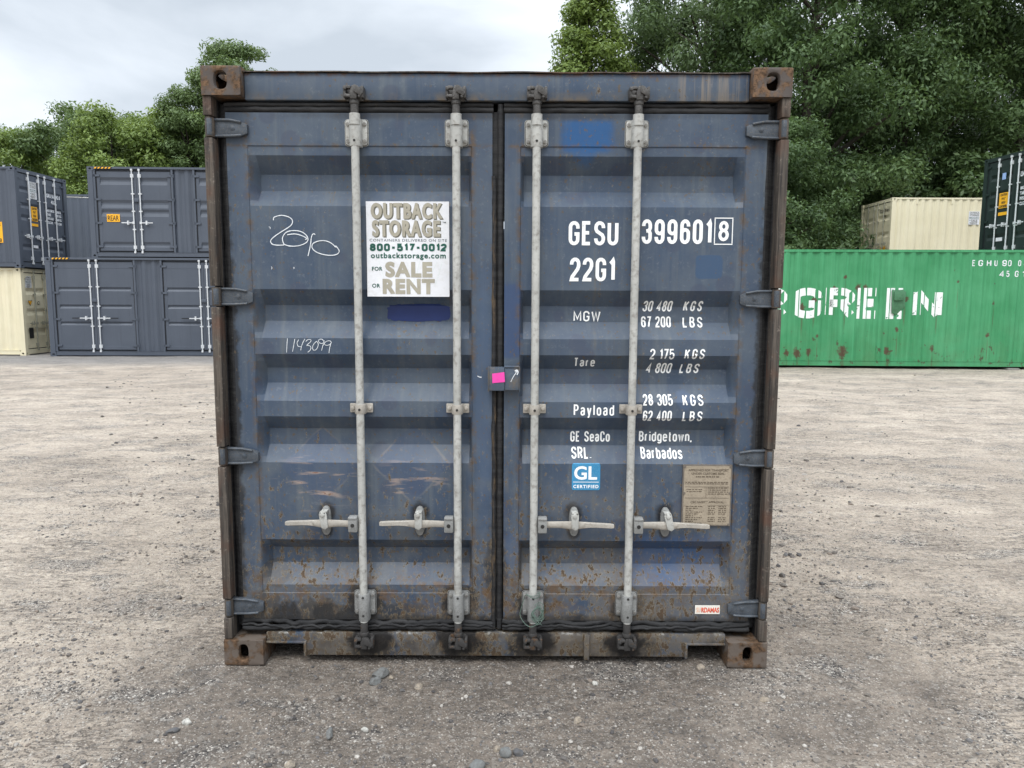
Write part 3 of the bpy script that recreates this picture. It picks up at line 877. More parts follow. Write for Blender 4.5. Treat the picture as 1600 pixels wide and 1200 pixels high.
# corner posts: outer flange broken at every hinge, web and inner return
hz = (2.350, 1.648, .952, .262)
for sx in (-1, 1):
    b = MB()
    X = lambda a, c: (min(sx*a, sx*c), max(sx*a, sx*c))
    edges = [.120]+[v for h_ in sorted(hz) for v in (h_-.043, h_+.043)]+[2.473]
    for i in range(0, len(edges), 2):
        z0, z1 = edges[i], edges[i+1]
        b.box(*X(1.180, 1.216), .008, .060, z0+.002, z1-.002, 0)
    b.box(*X(1.180, 1.2185), .062, .16, .119, 2.472, 1)
    b.box(*X(1.090, 1.180), .137, .16, .119, 2.472, 1)
    post = b.build('corner_post', [M['post'], M['gasket']], main, bevel=.003)
    for z in hz:
        b = MB()
        b.tube([(sx*1.198, .030, z-.040), (sx*1.198, .030, z+.040)], .019, 14)
        b.box(*X(1.180, 1.216), .030, .062, z-.036, z+.036)
        b.build('hinge_lug', M['post'], post, bevel=.002)
    # back posts
    b = MB(); b.box(*X(1.10, 1.219), LEN-.16, LEN-.002, .119, 2.472); b.build('corner_post', M['frame'], main, bevel=.004)
# sides, roof, rear wall, rails, floor
for sx in (-1, 1):
    b = MB(); corr_wall(b, lambda u,d,z: (sx*(1.214-d), u, z), .162, LEN-.162, .158, H-.06)
    b.build('side_wall', M['frame'], main, smooth=0)
    X = lambda a, c: (min(sx*a, sx*c), max(sx*a, sx*c))
    b = MB(); b.box(*X(1.155, 1.2165), .18, LEN-.18, H-.063, H-.004); b.box(*X(1.165, 1.2165), .18, LEN-.18, .016, .160)
    b.build('side_rail', M['frame'], main, bevel=.004)
b = MB(); corr_wall(b, lambda u,d,z: (u, LEN-.01-d, z), -1.09, 1.09, .13, H-.08); b.build('end_wall', M['frame'], main, smooth=0)
b = MB()
n_ = 90
ys = [.14+(LEN-.28)*i/n_ for i in range(n_+1)]
vs = [(s*1.154, y, H-.012+(.009 if i % 4 in (1,2) else 0)) for s in (-1,1) for i, y in enumerate(ys)]
b.add(vs, [(i, i+1, n_+2+i, n_+1+i) for i in range(n_)]); b.build('roof', M['frame'], main, smooth=0)
b = MB(); b.box(-1.15, 1.15, .17, LEN-.02, .125, .150)
for k in range(14): b.box(-1.15, 1.15, .6+k*.38, .65+k*.38, .03, .124)
b.build('floor', M['dark'], main, smooth=0)

# gaskets of the door opening
def wavy_strip(mb, a, b_, yc, r, seg, axis='x', amp=.003, seed=0):
    pts = []
    for i in range(seg+1):
        t = a[0]+(b_[0]-a[0])*i/seg; q = a[1]+(b_[1]-a[1])*i/seg
        o = amp*mn.noise(Vector((t*9, q*9, seed)))+amp*.8*mn.noise(Vector((t*31, q*31, seed+4)))
        pts.append((t+(0 if axis == 'x' else o), yc+o*.6, q+(o if axis == 'x' else 0)))
    mb.tube(pts, r, 8)

bars = {-1: (-.590, -.168), 1: (.168, .590)}
hand = {-.590: (-.757, -1, -.929), -.168: (-.339, -1, -.513), .168: (.348, 1, .522), .590: (.755, 1, .943)}
for sx in (-1, 1):
    x0, x1 = (-1.143, -.018) if sx < 0 else (.034, 1.143)
    pa, pb = (-1.056, -.104) if sx < 0 else (.100, 1.056)
    seam0, seam1 = .317, 2.284
    if sx < 0:
        _f = make_fy(pa, pb, YD, TR, DEP, seam0, seam1, capw=.030, seed=1.3)
        fy = _f
    else:
        _g = make_fy(-pb, -pa, YD, TR, DEP, seam0, seam1, capw=.030, seed=8.1)
        fy = (lambda g: (lambda x, z: g(-x, z)))(_g)
    zs = [seam0, seam0+.003, seam1-.003, seam1]+[v for t in TR for v in t]
    if sx < 0: xs = [pa, pa+.003, pa+.004, pa+.034, pb-.016, pb-.004, pb-.003, pb]
    else: xs = [pa, pa+.003, pa+.004, pa+.016, pb-.034, pb-.004, pb-.003, pb]
    b = MB(); leaf_mesh(b, fy, x0, x1, .193, 2.418, xs, zs, YD+.075, .035)
    door = b.build('door', M['paint'], main, smooth=22)
    door['label'] = 'left door with the for sale sign' if sx < 0 else 'right door with the white GESU lettering'
    # rubber round the leaf
    b = MB()
    wavy_strip(b, (x0-.004, 2.432), (x1+.004, 2.432), .070, .013, 60, 'x', .004, 1+sx)
    wavy_strip(b, (x0-.004, 2.452), (x1+.004, 2.452), .066, .009, 60, 'x', .003, 3+sx)
    wavy_strip(b, (x0-.004, .180), (x1+.004, .180), .064, .013, 70, 'x', .010, 5+sx)
    wavy_strip(b, (x0-.004, .158), (x1+.004, .158), .060, .012, 70, 'x', .007, 7+sx)
    wavy_strip(b, (x0-.004, .169), (x1+.004, .169), .050, .006, 70, 'x', .012, 9+sx)
    xo = x0 if sx < 0 else x1
    for k, dx in enumerate((.005, .017, .028)):
        wavy_strip(b, (xo+sx*dx, .16), (xo+sx*dx, 2.45), .072+.012*k, .011, 60, 'z', .003, 11+k+sx)
    b.box(min(xo, xo+sx*.045), max(xo, xo+sx*.045), .095, .12, .15, 2.46)
    b.build('door_gasket', M['gasket'], door, smooth=50)
    # hinges
    for z in hz:
        b = MB()
        o, i = sx*1.196, sx*1.047
        def hp(h, g=0):
            pl = [(o, z-.036+g), (sx*1.15, z-.037+g), (sx*1.075, z-.033+g), (i+sx*g*.8, z-.022+g*.5), (i+sx*g*.8, z+.016-g*.5), (sx*1.075, z+.026-g), (sx*1.12, z+.034-g), (o, z+.038-g)]
            return pl if sx < 0 else pl[::-1]
        b.prism(hp(0), YD-.020, YD-.001)
        for zz, ww in ((z+.033, .006), (z-.034, .006)):      # raised ribs along both edges
            b.tube([(o, YD-.022, zz), (sx*1.12, YD-.024, zz-(.001 if zz > z else -.001)), (sx*1.07, YD-.022, zz+(-.010 if zz > z else .004))], ww, 6)
        b.tube([(sx*1.196, .022, z-.034), (sx*1.196, .022, z+.034)], .013, 10)
        b.tube([(sx*1.108, YD-.019, z), (sx*1.108, YD-.0225, z)], .011, 12); b.tube([(sx*1.108, YD-.022, z), (sx*1.108, YD-.0245, z)], .006, 10)
        b.build('hinge', M['hinge'], door, bevel=.003)
    # lock rods with guides, latches and handles
    for rx in bars[sx]:
        xt, xb = rx, rx
        b = MB()
        b.tube([(rx, .022, .20), (rx, .022, 2.40)], .0170, 20)
        b.tube([(rx, .022, 2.405), (rx, .022, 2.36)], .023, 16)
        rod = b.build('lock_rod', M['galv'], door, smooth=40)
        # narrower greasy neck + cam, top and bottom
        for zc, sg, mt in ((2.488, 1, M['cam_up']), (.108, -1, M['cam'])):
            b = MB()
            b.tube([(rx, .022, zc-sg*.09), (rx, .022, zc-sg*.03)], .0165, 14)
            b.tube([(rx, .022, zc-sg*.045), (rx, .022, zc-sg*.028)], .020, 14)
            b.prism([(rx-.013, zc-.028), (rx+.014, zc-.028), (rx+.017, zc+.006), (rx+.010, zc+.026), (rx-.006, zc+.026), (rx-.014, zc+.004)], -.002, .040)
            b.prism([(rx+.002, zc+.000), (rx+.032, zc-.018), (rx+.041, zc-.006), (rx+.020, zc+.022), (rx+.004, zc+.028)], -.010, .014)
            b.prism([(rx-.038, zc-.020), (rx-.012, zc-.022), (rx-.012, zc-.010), (rx-.036, zc-.008)], -.004, .020)
            b.prism([(rx-.040, zc+.012), (rx-.010, zc+.012), (rx-.010, zc+.023), (rx-.030, zc+.025)], -.006, .018)
            b.build('lock_cam', mt, door, bevel=.0025)
        # long guide plate (top, bottom): back plate, half-round cover, four bolts
        for z0, z1 in ((2.283, 2.388), (.222, .332)):
            b = MB()
            w = .046; r = .012
            pl = []
            for cx, cz, a0 in ((rx+w-r, z0+r, -90), (rx+w-r, z1-r, 0), (rx-w+r, z1-r, 90), (rx-w+r, z0+r, 180)):
                for k in range(4):
                    a = rad(a0+30*k); pl.append((cx+r*math.cos(a), cz+r*math.sin(a)))
            b.prism(pl, YD-.010, YD+.004)
            cz_ = (z0+z1)/2
            b.prism([(rx+(a-rx)*1.09, cz_+(c-cz_)*1.06) for a, c in pl], YD-.004, YD+.002, 2)
            nn = 10
            arc = [(rx-.025*math.cos(math.pi*k/nn), .030-.026*math.sin(math.pi*k/nn)) for k in range(nn+1)]
            z0c, z1c = z0-.010 if z0 > 1 else z0-.016, z1-.002
            lo = [(rx-.025, .052)]+arc+[(rx+.025, .052)]
            k = len(lo)
            b.add([(x,y,z0c) for x,y in lo]+[(x,y,z1c) for x,y in lo],
                  [(i, i+1, k+i+1, k+i) for i in range(k-1)]+[list(range(k-1,-1,-1)), list(range(k,2*k))])
            for bx in (-.036, .036):
                for bz in (z0+.018, z1-.018): b.bolt(rx+bx, YD-.009, bz, .0085, .009, m=1, n=12)
            b.build('rod_guide', [M['galv'] if z0 > 1 else M['galv_d'], M['bolt'], M['dark']], door, bevel=.0018)
            for bz in (z0+.012, z1-.014):
                b = MB(); b.bolt(rx, .006, bz, .0052, .004, n=10); b.build('rivet', M['dark'], door)
        # short clamp in the middle
        b = MB()
        b.box(rx-.050, rx+.050, YD-.012, YD+.002, 1.146, 1.186)
        arc = [(rx-.024*math.cos(math.pi*k/8), .030-.026*math.sin(math.pi*k/8)) for k in range(9)]
        lo = [(rx-.024, .05)]+arc+[(rx+.024, .05)]; k = len(lo)
        b.add([(x,y,1.143) for x,y in lo]+[(x,y,1.187) for x,y in lo],
              [(i, i+1, k+i+1, k+i) for i in range(k-1)]+[list(range(k-1,-1,-1)), list(range(k,2*k))])
        for bx in (-.037, .037): b.bolt(rx+bx, YD-.011, 1.166, .009, .008, n=12)
        b.build('rod_clamp', M['handle'], door, bevel=.003)
        b = MB(); b.bolt(rx, .005, 1.164, .0055, .003, n=10); b.build('rivet', M['dark'], door)
        # handle: hub welded to the rod, flat bent bar with a thinner grip
        cx, sd, tip = hand[rx]
        b = MB()
        hx0 = rx+sd*.018; hx1 = rx+sd*.058
        a_, c2_ = min(hx0,hx1), max(hx0,hx1)
        b.box(a_, c2_, -.006, .030, .620, .684)
        b.box(a_, c2_, -.010, .034, .678, .690)
        b.build('handle_hub', M['galv_d'], door, bevel=.005)
        b = MB(); b.bolt((a_+c2_)/2, -.006, .652, .0085, .002, n=12); b.build('rivet', M['dark'], door)
        b = MB()
        N_ = 26; P0 = rx+sd*.056
        rings = []
        for i in range(N_+1):
            t = i/N_; x = P0+(tip-P0)*t
            zc = .655+.004*math.sin(t*3)-.006*t+(.004 if sx < 0 else -.002)*t
            tc_ = abs(cx-P0)/abs(tip-P0)
            bul = math.exp(-((t-tc_)/.16)**2)
            hh = .0148*(1-.25*cl((t-tc_)/.3))+.004*bul
            if t > .97: hh *= .75
            yy = .014-.012*bul+.006*t; th = .006+.004*(t > tc_+.15)
            rings.append([(x, yy-th, zc-hh*.7), (x, yy-th, zc+hh*.7), (x, yy-th*.3, zc+hh), (x, yy+th, zc+hh*.8), (x, yy+th, zc-hh*.8), (x, yy-th*.3, zc-hh)])
        vs = [v for R_ in rings for v in R_]
        fs = [(i*6+j, i*6+(j+1)%6, (i+1)*6+(j+1)%6, (i+1)*6+j) for i in range(N_) for j in range(6)]+[list(range(5,-1,-1)), list(range(N_*6, N_*6+6))]
        b.add(vs, fs); b.build('handle', M['handle'], door, smooth=45)
        # retainer: oval back plate, hanging catch with bolt, lower bracket
        b = MB()
        ov = [(cx+.022*math.copysign(abs(math.cos(a))**.8, math.cos(a)), .658+.066*math.copysign(abs(math.sin(a))**.75, math.sin(a))) for a in [2*math.pi*k/24 for k in range(24)]]
        b.prism(ov, YD-.014, YD+.003); b.tube([(cx, YD-.014, .628), (cx, YD-.03, .628)], .017, 14)
        b.build('handle_retainer', M['galv_d'], door, bevel=.002)
        b = MB()
        lean = {-.590: .006, -.168: -.001, .168: .0, .590: .012}[rx]
        b.prism([(cx-.017, .702), (cx-.013+lean, .642), (cx+.004+lean, .634), (cx+.016+lean, .644), (cx+.017, .702), (cx+.012, .716), (cx, .721), (cx-.012, .716)], -.010, -.004)
        b.box(cx-.014, cx+.014, -.010, YD-.016, .704, .712)
        b.bolt(cx-.001, -.009, .702, .010, .008, n=12)
        b.build('handle_catch', M['galv'], door, bevel=.002)
    # keepers welded on header and sill
    if sx < 0:
        # strip overlapping the gap
        b = MB()
        b.box(-.022, .030, .070, .105, .19, 2.425)
        wavy_strip(b, (.016, .155), (.016, 2.455), .066, .012, 90, 'z', .002, 31)
        b.build('centre_gasket', M['gasket'], door, smooth=50)
        b = MB()
        wavy_strip(b, (-.010, .155), (-.010, 2.16), .062, .0095, 90, 'z', .003, 33)
        b.build('centre_bead', M['gasket_r'], door, smooth=50)
    # markings
    if sx > 0:
        zb = [v for t in TR for v in t]+[seam0, seam1]
        hk = drape(fy, zb, .0016)
        b = MB()
        W8 = lambda nm: b.build(nm, M['white'], door, hook=hk, smooth=0)
        narrow(b, 'GESU', .309, .522, 1.873, 1.975, .0150, .10); W8('owner_code')
        b = MB(); narrow(b, '399601', .622, .921, 1.880, 1.984, .0150, .11); W8('serial_number')
        b = MB(); narrow(b, '8', .950, .995, 1.893, 1.978, .0135)
        for (q0,q1,q2,q3) in ((.932,1.012,1.988,1.992),(.932,1.012,1.878,1.882),(.932,.936,1.883,1.987),(1.008,1.012,1.883,1.987)):
            b.add([(q0,0,q2),(q1,0,q2),(q1,0,q3),(q0,0,q3)], [(0,1,2,3)])
        W8('check_digit')
        b = MB(); narrow(b, '22G1', .316, .510, 1.720, 1.821, .0150, .10); W8('size_code')
        b = MB()
        b = MB(); narrow(b, 'MGW', .339, .458, 1.546, 1.592, .0067, .18); b.build('weight_marking', M['white'], door, hook=hk, smooth=0)
        b = MB(); narrow(b, '30 480', .641, .769, 1.591, 1.638, .0067, .08, .12); b.build('weight_marking', M['white'], door, hook=hk, smooth=0)
        b = MB(); narrow(b, 'KGS', .820, .902, 1.593, 1.638, .0067, .24, .12); b.build('weight_marking', M['white'], door, hook=hk, smooth=0)
        b = MB(); narrow(b, '67 200', .637, .768, 1.522, 1.570, .0067, .08); b.build('weight_marking', M['white'], door, hook=hk, smooth=0)
        b = MB(); narrow(b, 'LBS', .820, .907, 1.522, 1.568, .0067, .24); b.build('weight_marking', M['white'], door, hook=hk, smooth=0)
        b = MB(); narrow(b, 'Tare', .341, .434, 1.347, 1.389, .0064, .16); b.build('weight_marking', M['white'], door, hook=hk, smooth=0)
        b = MB(); narrow(b, '2 175', .671, .777, 1.383, 1.430, .0067, .08); b.build('weight_marking', M['white'], door, hook=hk, smooth=0)
        b = MB(); narrow(b, 'KGS', .820, .907, 1.385, 1.430, .0067, .24, .1); b.build('weight_marking', M['white'], door, hook=hk, smooth=0)
        b = MB(); narrow(b, '4 800', .663, .774, 1.318, 1.366, .0067, .08, .1); b.build('weight_marking', M['white'], door, hook=hk, smooth=0)
        b = MB(); narrow(b, 'LBS', .812, .896, 1.319, 1.363, .0067, .24, .1); b.build('weight_marking', M['white'], door, hook=hk, smooth=0)
        b = MB(); narrow(b, 'Payload', .341, .519, 1.134, 1.184, .0067, .16); b.build('weight_marking', M['white'], door, hook=hk, smooth=0)
        b = MB(); narrow(b, '28 305', .646, .776, 1.180, 1.228, .0067, .08); b.build('weight_marking', M['white'], door, hook=hk, smooth=0)
        b = MB(); narrow(b, 'KGS', .820, .910, 1.180, 1.227, .0067, .24); b.build('weight_marking', M['white'], door, hook=hk, smooth=0)
        b = MB(); narrow(b, '62 400', .645, .772, 1.110, 1.158, .0067, .08, .05); b.build('weight_marking', M['white'], door, hook=hk, smooth=0)
        b = MB(); narrow(b, 'LBS', .820, .906, 1.110, 1.156, .0067, .24, .06); b.build('weight_marking', M['white'], door, hook=hk, smooth=0)
        b = MB()
        b = MB(); narrow(b, 'GE SeaCo', .332, .510, 1.007, 1.055, .0067, .10); b.build('owner_marking', M['white'], door, hook=hk, smooth=0)
        b = MB(); narrow(b, 'SRL.', .336, .424, .938, .985, .0067, .12); b.build('owner_marking', M['white'], door, hook=hk, smooth=0)
        b = MB(); narrow(b, 'Bridgetown,', .641, .879, 1.009, 1.056, .0067, .10); b.build('owner_marking', M['white'], door, hook=hk, smooth=0)
        b = MB(); narrow(b, 'Barbados', .646, .831, .938, .985, .0067, .10); b.build('owner_marking', M['white'], door, hook=hk, smooth=0)
        # blue certificate sticker
        b = MB()
        pl = []
        for cx, cz, a0 in ((.454,.808,-90),(.454,.912,0),(.346,.912,90),(.346,.808,180)):
            for k in range(4): a = rad(a0+30*k); pl.append((cx+.009*math.cos(a), cz+.009*math.sin(a)))
        b.add([(x,0,z) for x,z in pl], [list(range(len(pl)))])
        put_txt(b, 'GL', .347, .449, .846, .908, -.0009, m=1, bold=.0022, lsp=1.0)
        b.add([(.343,-.0009,.8345),(.457,-.0009,.8345),(.457,-.0009,.837),(.343,-.0009,.837)], [(0,1,2,3)], 1)
        put_txt(b, 'CERTIFIED', .344, .456, .808, .823, -.0009, m=1, bold=.0006, lsp=1.25)
        b.build('certificate_sticker', [M['gl'], M['white']], door, hook=drape(fy, [v for t in TR for v in t], .0016), smooth=0)
        # data plate
        b = MB()
        x0_, x1_, z0_, z1_ = .828, 1.046, .640, .918
        yp = YD-.003
        b.box(x0_, x1_, yp-.002, yp+.006, z0_, z1_, 2)
        b.box(x0_+.006, x1_-.006, yp-.0035, yp-.0022, z0_+.006, z1_-.006, 0)
        yt = yp-.0045
        put_txt(b, 'APPROVED FOR TRANSPORT', .852, 1.030, .889, .899, yt, 1, bold=.0002)
        put_txt(b, 'UNDER CUSTOMS SEAL', .866, 1.012, .874, .884, yt, 1, bold=.0002)
        put_txt(b, 'CSC SAFETY APPROVAL', .865, 1.014, .745, .754, yt, 1, bold=.0002)
        R_ = random.Random(4)
        def dashes(xa, xb, z, h_=.0035):
            x = xa
            while x < xb:
                w_ = R_.uniform(.004, .014); e = min(x+w_, xb)
                b.add([(x,yt,z),(e,yt,z),(e,yt,z+h_),(x,yt,z+h_)], [(0,1,2,3)], 1); x = e+R_.uniform(.002,.005)
        dashes(.885, .992, .862, .005)
        for z in (.838, .831): dashes(.84, 1.03, z)
        for z in (.805, .796): dashes(.846, .915, z)
        for z in (.812, .803, .794, .785): dashes(.940, 1.03, z)
        for k in range(10): dashes(.844, .918-.02*(k % 3), .728-k*.0085)
        for k in range(9):
            if k != 5: dashes(.944, .975, .728-k*.0085); dashes(.990, 1.024, .728-k*.0085)
        for (a1,a2,b1,b2) in ((.84,1.034,.818,.8195),(.932,.9335,.77,.818),(.84,1.034,.7675,.769),(.94,1.028,.735,.7362)):
            b.add([(a1,yt,b1),(a2,yt,b1),(a2,yt,b2),(a1,yt,b2)], [(0,1,2,3)], 1)
        for px, pz in ((.836,.91),(1.038,.91),(.836,.79),(1.038,.79),(1.038,.648)): b.bolt(px, yp-.003, pz, .0055, .003, 2, 10)
        b.build('data_plate', [M['plate'], M['plate_ink'], M['plate_rim']], door, smooth=0)
        # orange-lettered label at the bottom
        b = MB(); yl = YD-.0045
        b.box(.902, 1.014, yl-.0005, yl+.002, .230, .270, 0)
        put_txt(b, 'SU', .907, .926, .237, .261, yl-.0015, 2, bold=.001)
        put_txt(b, 'RDAMAS', .930, 1.011, .237, .261, yl-.0015, 1, bold=.001)
        b.build('bottom_label', [M['label'], M['red_ink'], M['pale_red_ink']], door, smooth=0)
        # lock box
        b = MB()
        b.box(-.030, .036, .004, .052, 1.250, 1.350); b.box(.0365, .100, .010, .052, 1.252, 1.348)
        b.box(.036, .100, .006, .050, 1.3495, 1.356); b.box(-.0345, -.0305, -.001, .054, 1.244, 1.352); b.box(.1005, .104, .006, .052, 1.246, 1.352)
        b.build('lock_box', M['frame'], door, bevel=.002)
        b = MB()
        b.add([(-.015,.002,1.283),(.039,.002,1.288),(.036,.002,1.331),(-.016,.002,1.324)], [(0,1,2,3)])
        b.build('pink_sticker', M['pink'], door, smooth=0)
        b = MB()
        ribbon(b, [(.064,1.288),(.074,1.309),(.084,1.324),(.092,1.338)], .004, .0085); ribbon(b, [(.082,1.334),(.091,1.339),(.095,1.330),(.091,1.319)], .007, .0080)
        b.build('chalk_arrow', M['chalk'], door, smooth=0)
    else:
        hk = drape(fy, [v for t in TR for v in t], .0018)
        b = MB()
        S_ = [[(-.954,1.973),(-.953,1.983),(-.943,1.989),(-.918,1.994),(-.891,1.988),(-.876,1.978),(-.873,1.966),(-.88,1.952),(-.898,1.939),(-.926,1.922),(-.954,1.903),(-.967,1.89),(-.968,1.879),(-.959,1.871),(-.939,1.868),(-.911,1.869)],
              [(-.897,1.912),(-.866,1.916),(-.838,1.91),(-.814,1.898),(-.82,1.892)],
              [(-.911,1.87),(-.917,1.887),(-.916,1.903),(-.904,1.92),(-.887,1.928),(-.865,1.93),(-.841,1.927),(-.822,1.917),(-.811,1.904),(-.809,1.889),(-.82,1.877),(-.845,1.867),(-.873,1.864),(-.895,1.866),(-.911,1.872)],
              [(-.777,1.913),(-.782,1.917),(-.789,1.913),(-.794,1.899),(-.797,1.877),(-.802,1.853),(-.81,1.823)],
              [(-.69,1.86),(-.708,1.877),(-.732,1.887),(-.759,1.887),(-.784,1.878),(-.792,1.866),(-.789,1.853),(-.774,1.84),(-.747,1.83),(-.714,1.826),(-.687,1.83),(-.676,1.841),(-.679,1.853),(-.691,1.867)]]
        for i, q in enumerate(S_): ribbon(b, q, .0048, -.0002*i)
        b.build('chalk_writing', M['chalk'], door, hook=hk, smooth=0)
        for q in ([(-.975,1.945),(-.968,1.943),(-.970,1.936)], [(-.969,1.777),(-.966,1.771),(-.970,1.766)], [(-.875,1.775),(-.870,1.772),(-.874,1.768)]):
            b = MB(); ribbon(b, q, .0025, 0); b.build('chalk_fleck', M['chalk'], door, hook=hk, smooth=0)
        b = MB()
        N_ = [[(-.91,1.468),(-.913,1.44),(-.915,1.407)],[(-.878,1.466),(-.882,1.444),(-.889,1.411)],[(-.861,1.463),(-.868,1.45),(-.867,1.44),(-.862,1.433),(-.852,1.432)],[(-.834,1.466),(-.844,1.448),(-.85,1.431),(-.853,1.416)],
              [(-.83,1.455),(-.821,1.463),(-.809,1.463),(-.809,1.454),(-.827,1.438),(-.814,1.437),(-.808,1.429),(-.812,1.417),(-.823,1.408)],[(-.782,1.457),(-.792,1.448),(-.8,1.435),(-.8,1.421),(-.793,1.417),(-.783,1.423),(-.776,1.439),(-.777,1.448),(-.782,1.456)],
              [(-.752,1.458),(-.761,1.466),(-.773,1.462),(-.774,1.454),(-.765,1.447),(-.754,1.449),(-.749,1.46)],[(-.75,1.448),(-.756,1.437),(-.762,1.416)],
              [(-.719,1.454),(-.727,1.459),(-.74,1.456),(-.749,1.448),(-.746,1.441),(-.735,1.439),(-.723,1.445),(-.718,1.453)],[(-.72,1.449),(-.726,1.429),(-.73,1.405)]]
        for i, q in enumerate(N_): ribbon(b, q, .0030, -.0002*i)
        b.build('chalk_number', M['chalk'], door, hook=hk, smooth=0)
        # navy touch-up patch with brushed edge
        b = MB(); R_ = random.Random(9); pl = []
        for i in range(44):
            a = 2*math.pi*i/44; c, s2 = math.cos(a), math.sin(a)
            pl.append((-.343+.140*math.copysign(abs(c)**.35, c)+R_.uniform(-.004,.004), 1.581+.037*math.copysign(abs(s2)**.5, s2)+R_.uniform(-.003,.003)))
        b.add([(x,0,z) for x,z in pl], [list(range(44))])
        b.build('touch_up_paint', M['navy'], door, hook=hk, smooth=0)
        b = MB(); ribbon(b, [(-.082,1.308),(-.074,1.3035),(-.064,1.302)], .006, 0); b.build('paint_fleck', M['chalk'], door, hook=drape(fy, [], .0018), smooth=0)
        # the sign
        b = MB(); ys_ = YD-.006
        x0_, x1_, z0_, z1_ = -.556, -.202, 1.651, 2.053
        nzs = 12
        def sy(z): return ys_+.0025*math.sin((z-z0_)*9)
        Zs = [z0_+(z1_-z0_)*i/nzs for i in range(nzs+1)]
        b.add([(x, sy(z), z) for z in Zs for x in (x0_, x1_)], [(2*i, 2*i+1, 2*i+3, 2*i+2) for i in range(nzs)], 0)
        b.add([(x, sy(z)+.002, z) for z in Zs for x in (x0_, x1_)], [(2*i+1, 2*i, 2*i+2, 2*i+3) for i in range(nzs)], 0)
        hk2 = None
        t_ = MB()
        put_txt(t_, 'OUTBACK', -.532, -.226, 1.976, 2.044, -.0006, 1, bold=.0042, lsp=1.22)
        put_txt(t_, 'OUTBACK', -.536, -.230, 1.980, 2.047, -.0014, 0, bold=.0036, lsp=1.22)
        put_txt(t_, 'STORAGE', -.528, -.236, 1.901, 1.972, -.0006, 1, bold=.0042, lsp=1.22)
        put_txt(t_, 'STORAGE', -.532, -.240, 1.905, 1.975, -.0014, 0, bold=.0036, lsp=1.22)
        put_txt(t_, 'TM', -.231, -.216, 1.963, 1.969, -.0010, 3, bold=.0003)
        put_txt(t_, 'CONTAINERS DELIVERED ON SITE', -.543, -.212, 1.885, 1.896, -.0010, 3, bold=.0001, lsp=1.15)
        narrow(t_, '800-517-0012', -.543, -.213, 1.844, 1.877, .0092, .14, y=-.0010, m=2)
        put_txt(t_, 'outbackstorage.com', -.539, -.217, 1.807, 1.838, -.0010, 2, bold=.0010, lsp=1.16)
        put_txt(t_, 'FOR', -.535, -.490, 1.761, 1.778, -.0010, 2, bold=.0006, lsp=1.1)
        put_txt(t_, 'SALE', -.478, -.275, 1.733, 1.800, -.0010, 0, bold=.0048, lsp=1.16)
        put_txt(t_, 'OR', -.535, -.501, 1.689, 1.706, -.0010, 2, bold=.0006, lsp=1.1)
        put_txt(t_, 'RENT', -.490, -.265, 1.662, 1.727, -.0010, 0, bold=.0048, lsp=1.16)
        for i, (a0, b0, a1, b1) in enumerate(((-.505,1.802,-.485,1.735),(-.33,1.803,-.345,1.735),(-.255,1.80,-.285,1.735),(-.232,1.80,-.262,1.70),(-.35,1.728,-.375,1.660),(-.30,1.70,-.285,1.66))):
            ribbon(t_, [(a0,b0),(a1,b1)], .0012, -.0003, 4, 0)
        for v in t_.v: pass
        t_.v = [(x, sy(z)+y, z) for x, y, z in t_.v]
        o = len(b.v); b.v += t_.v; b.f += [[i+o for i in f] for f in t_.f]; b.m += [q+1 for q in t_.m]
        b.build('for_sale_sign', [M['sign'], M['tan_ink'], M['shade_ink'], M['green_ink'], M['grey_ink'], m_simple('pale_green_ink', (.55,.66,.58), .5, 0, .05, 9, 0)], door, smooth=0)

# cam keepers on the header and the sill (brackets the cams hook into)
hdr = [o for o in main.children if o.name.startswith('header')][0]
for rx in (-.590, -.168, .168, .590):
    for zc, par, mt in ((2.490, hdr, M['cam_up']), (.108, sill, M['cam'])):
        b = MB()
        for dx in (-.036, .036):
            b.box(rx+dx-.006, rx+dx+.006, .000, .046, zc-.024, zc+.022)
        b.box(rx-.036, rx+.036, .036, .046, zc-.030, zc+.028)
        b.bolt(rx-.034, .000, zc+.012, .008, .008, n=10); b.bolt(rx+.026, .000, zc-.020, .006, .008, n=10)
        b.build('cam_keeper', mt, par, bevel=.0025)

# tangled wire on the third rod
b = MB()
w1 = [(.187,-.016,.346),(.17,-.02,.341),(.15,-.018,.341),(.133,.0,.337),(.122,.01,.298),(.112,.015,.259),(.110,.018,.236),(.120,.012,.215),(.14,.0,.197),(.16,-.01,.194),(.183,-.014,.206)]
def cr3(P, k=4):
    P = [Vector(p) for p in P]; Q = []
    for i in range(len(P)-1):
        p0, p1, p2, p3 = P[max(i-1,0)], P[i], P[i+1], P[min(i+2,len(P)-1)]
        for t in [j/k for j in range(k)]:
            Q.append(.5*((2*p1)+(p2-p0)*t+(2*p0-5*p1+4*p2-p3)*t*t+(3*p1-p0-3*p2+p3)*t**3))
    return Q+[P[-1]]
b.tube(cr3(w1), .0016, 6)
b.tube(cr3([(.14,.01,.337),(.150,-.004,.333),(.165,-.012,.328),(.182,-.010,.328),(.196,.0,.334),(.198,.012,.345),(.187,-.012,.348)]), .0016, 6)
R_ = random.Random(3)
for k in range(7):
    pts = []
    ang = R_.uniform(0, 6.28)
    for i in range(9):
        a = ang+i*.9; rr = .016+.014*R_.random()
        pts.append((.186+rr*math.cos(a), -.014-.012*R_.random(), .258+1.6*rr*math.sin(a)+R_.uniform(-.02,.02)))
    b.tube(cr3(pts, 3), .0014, 5)
tag(b.build('wire', M['wire'], None, smooth=60), 'tangled thin green wire looped round the lower bracket of the third lock rod', 'wire')

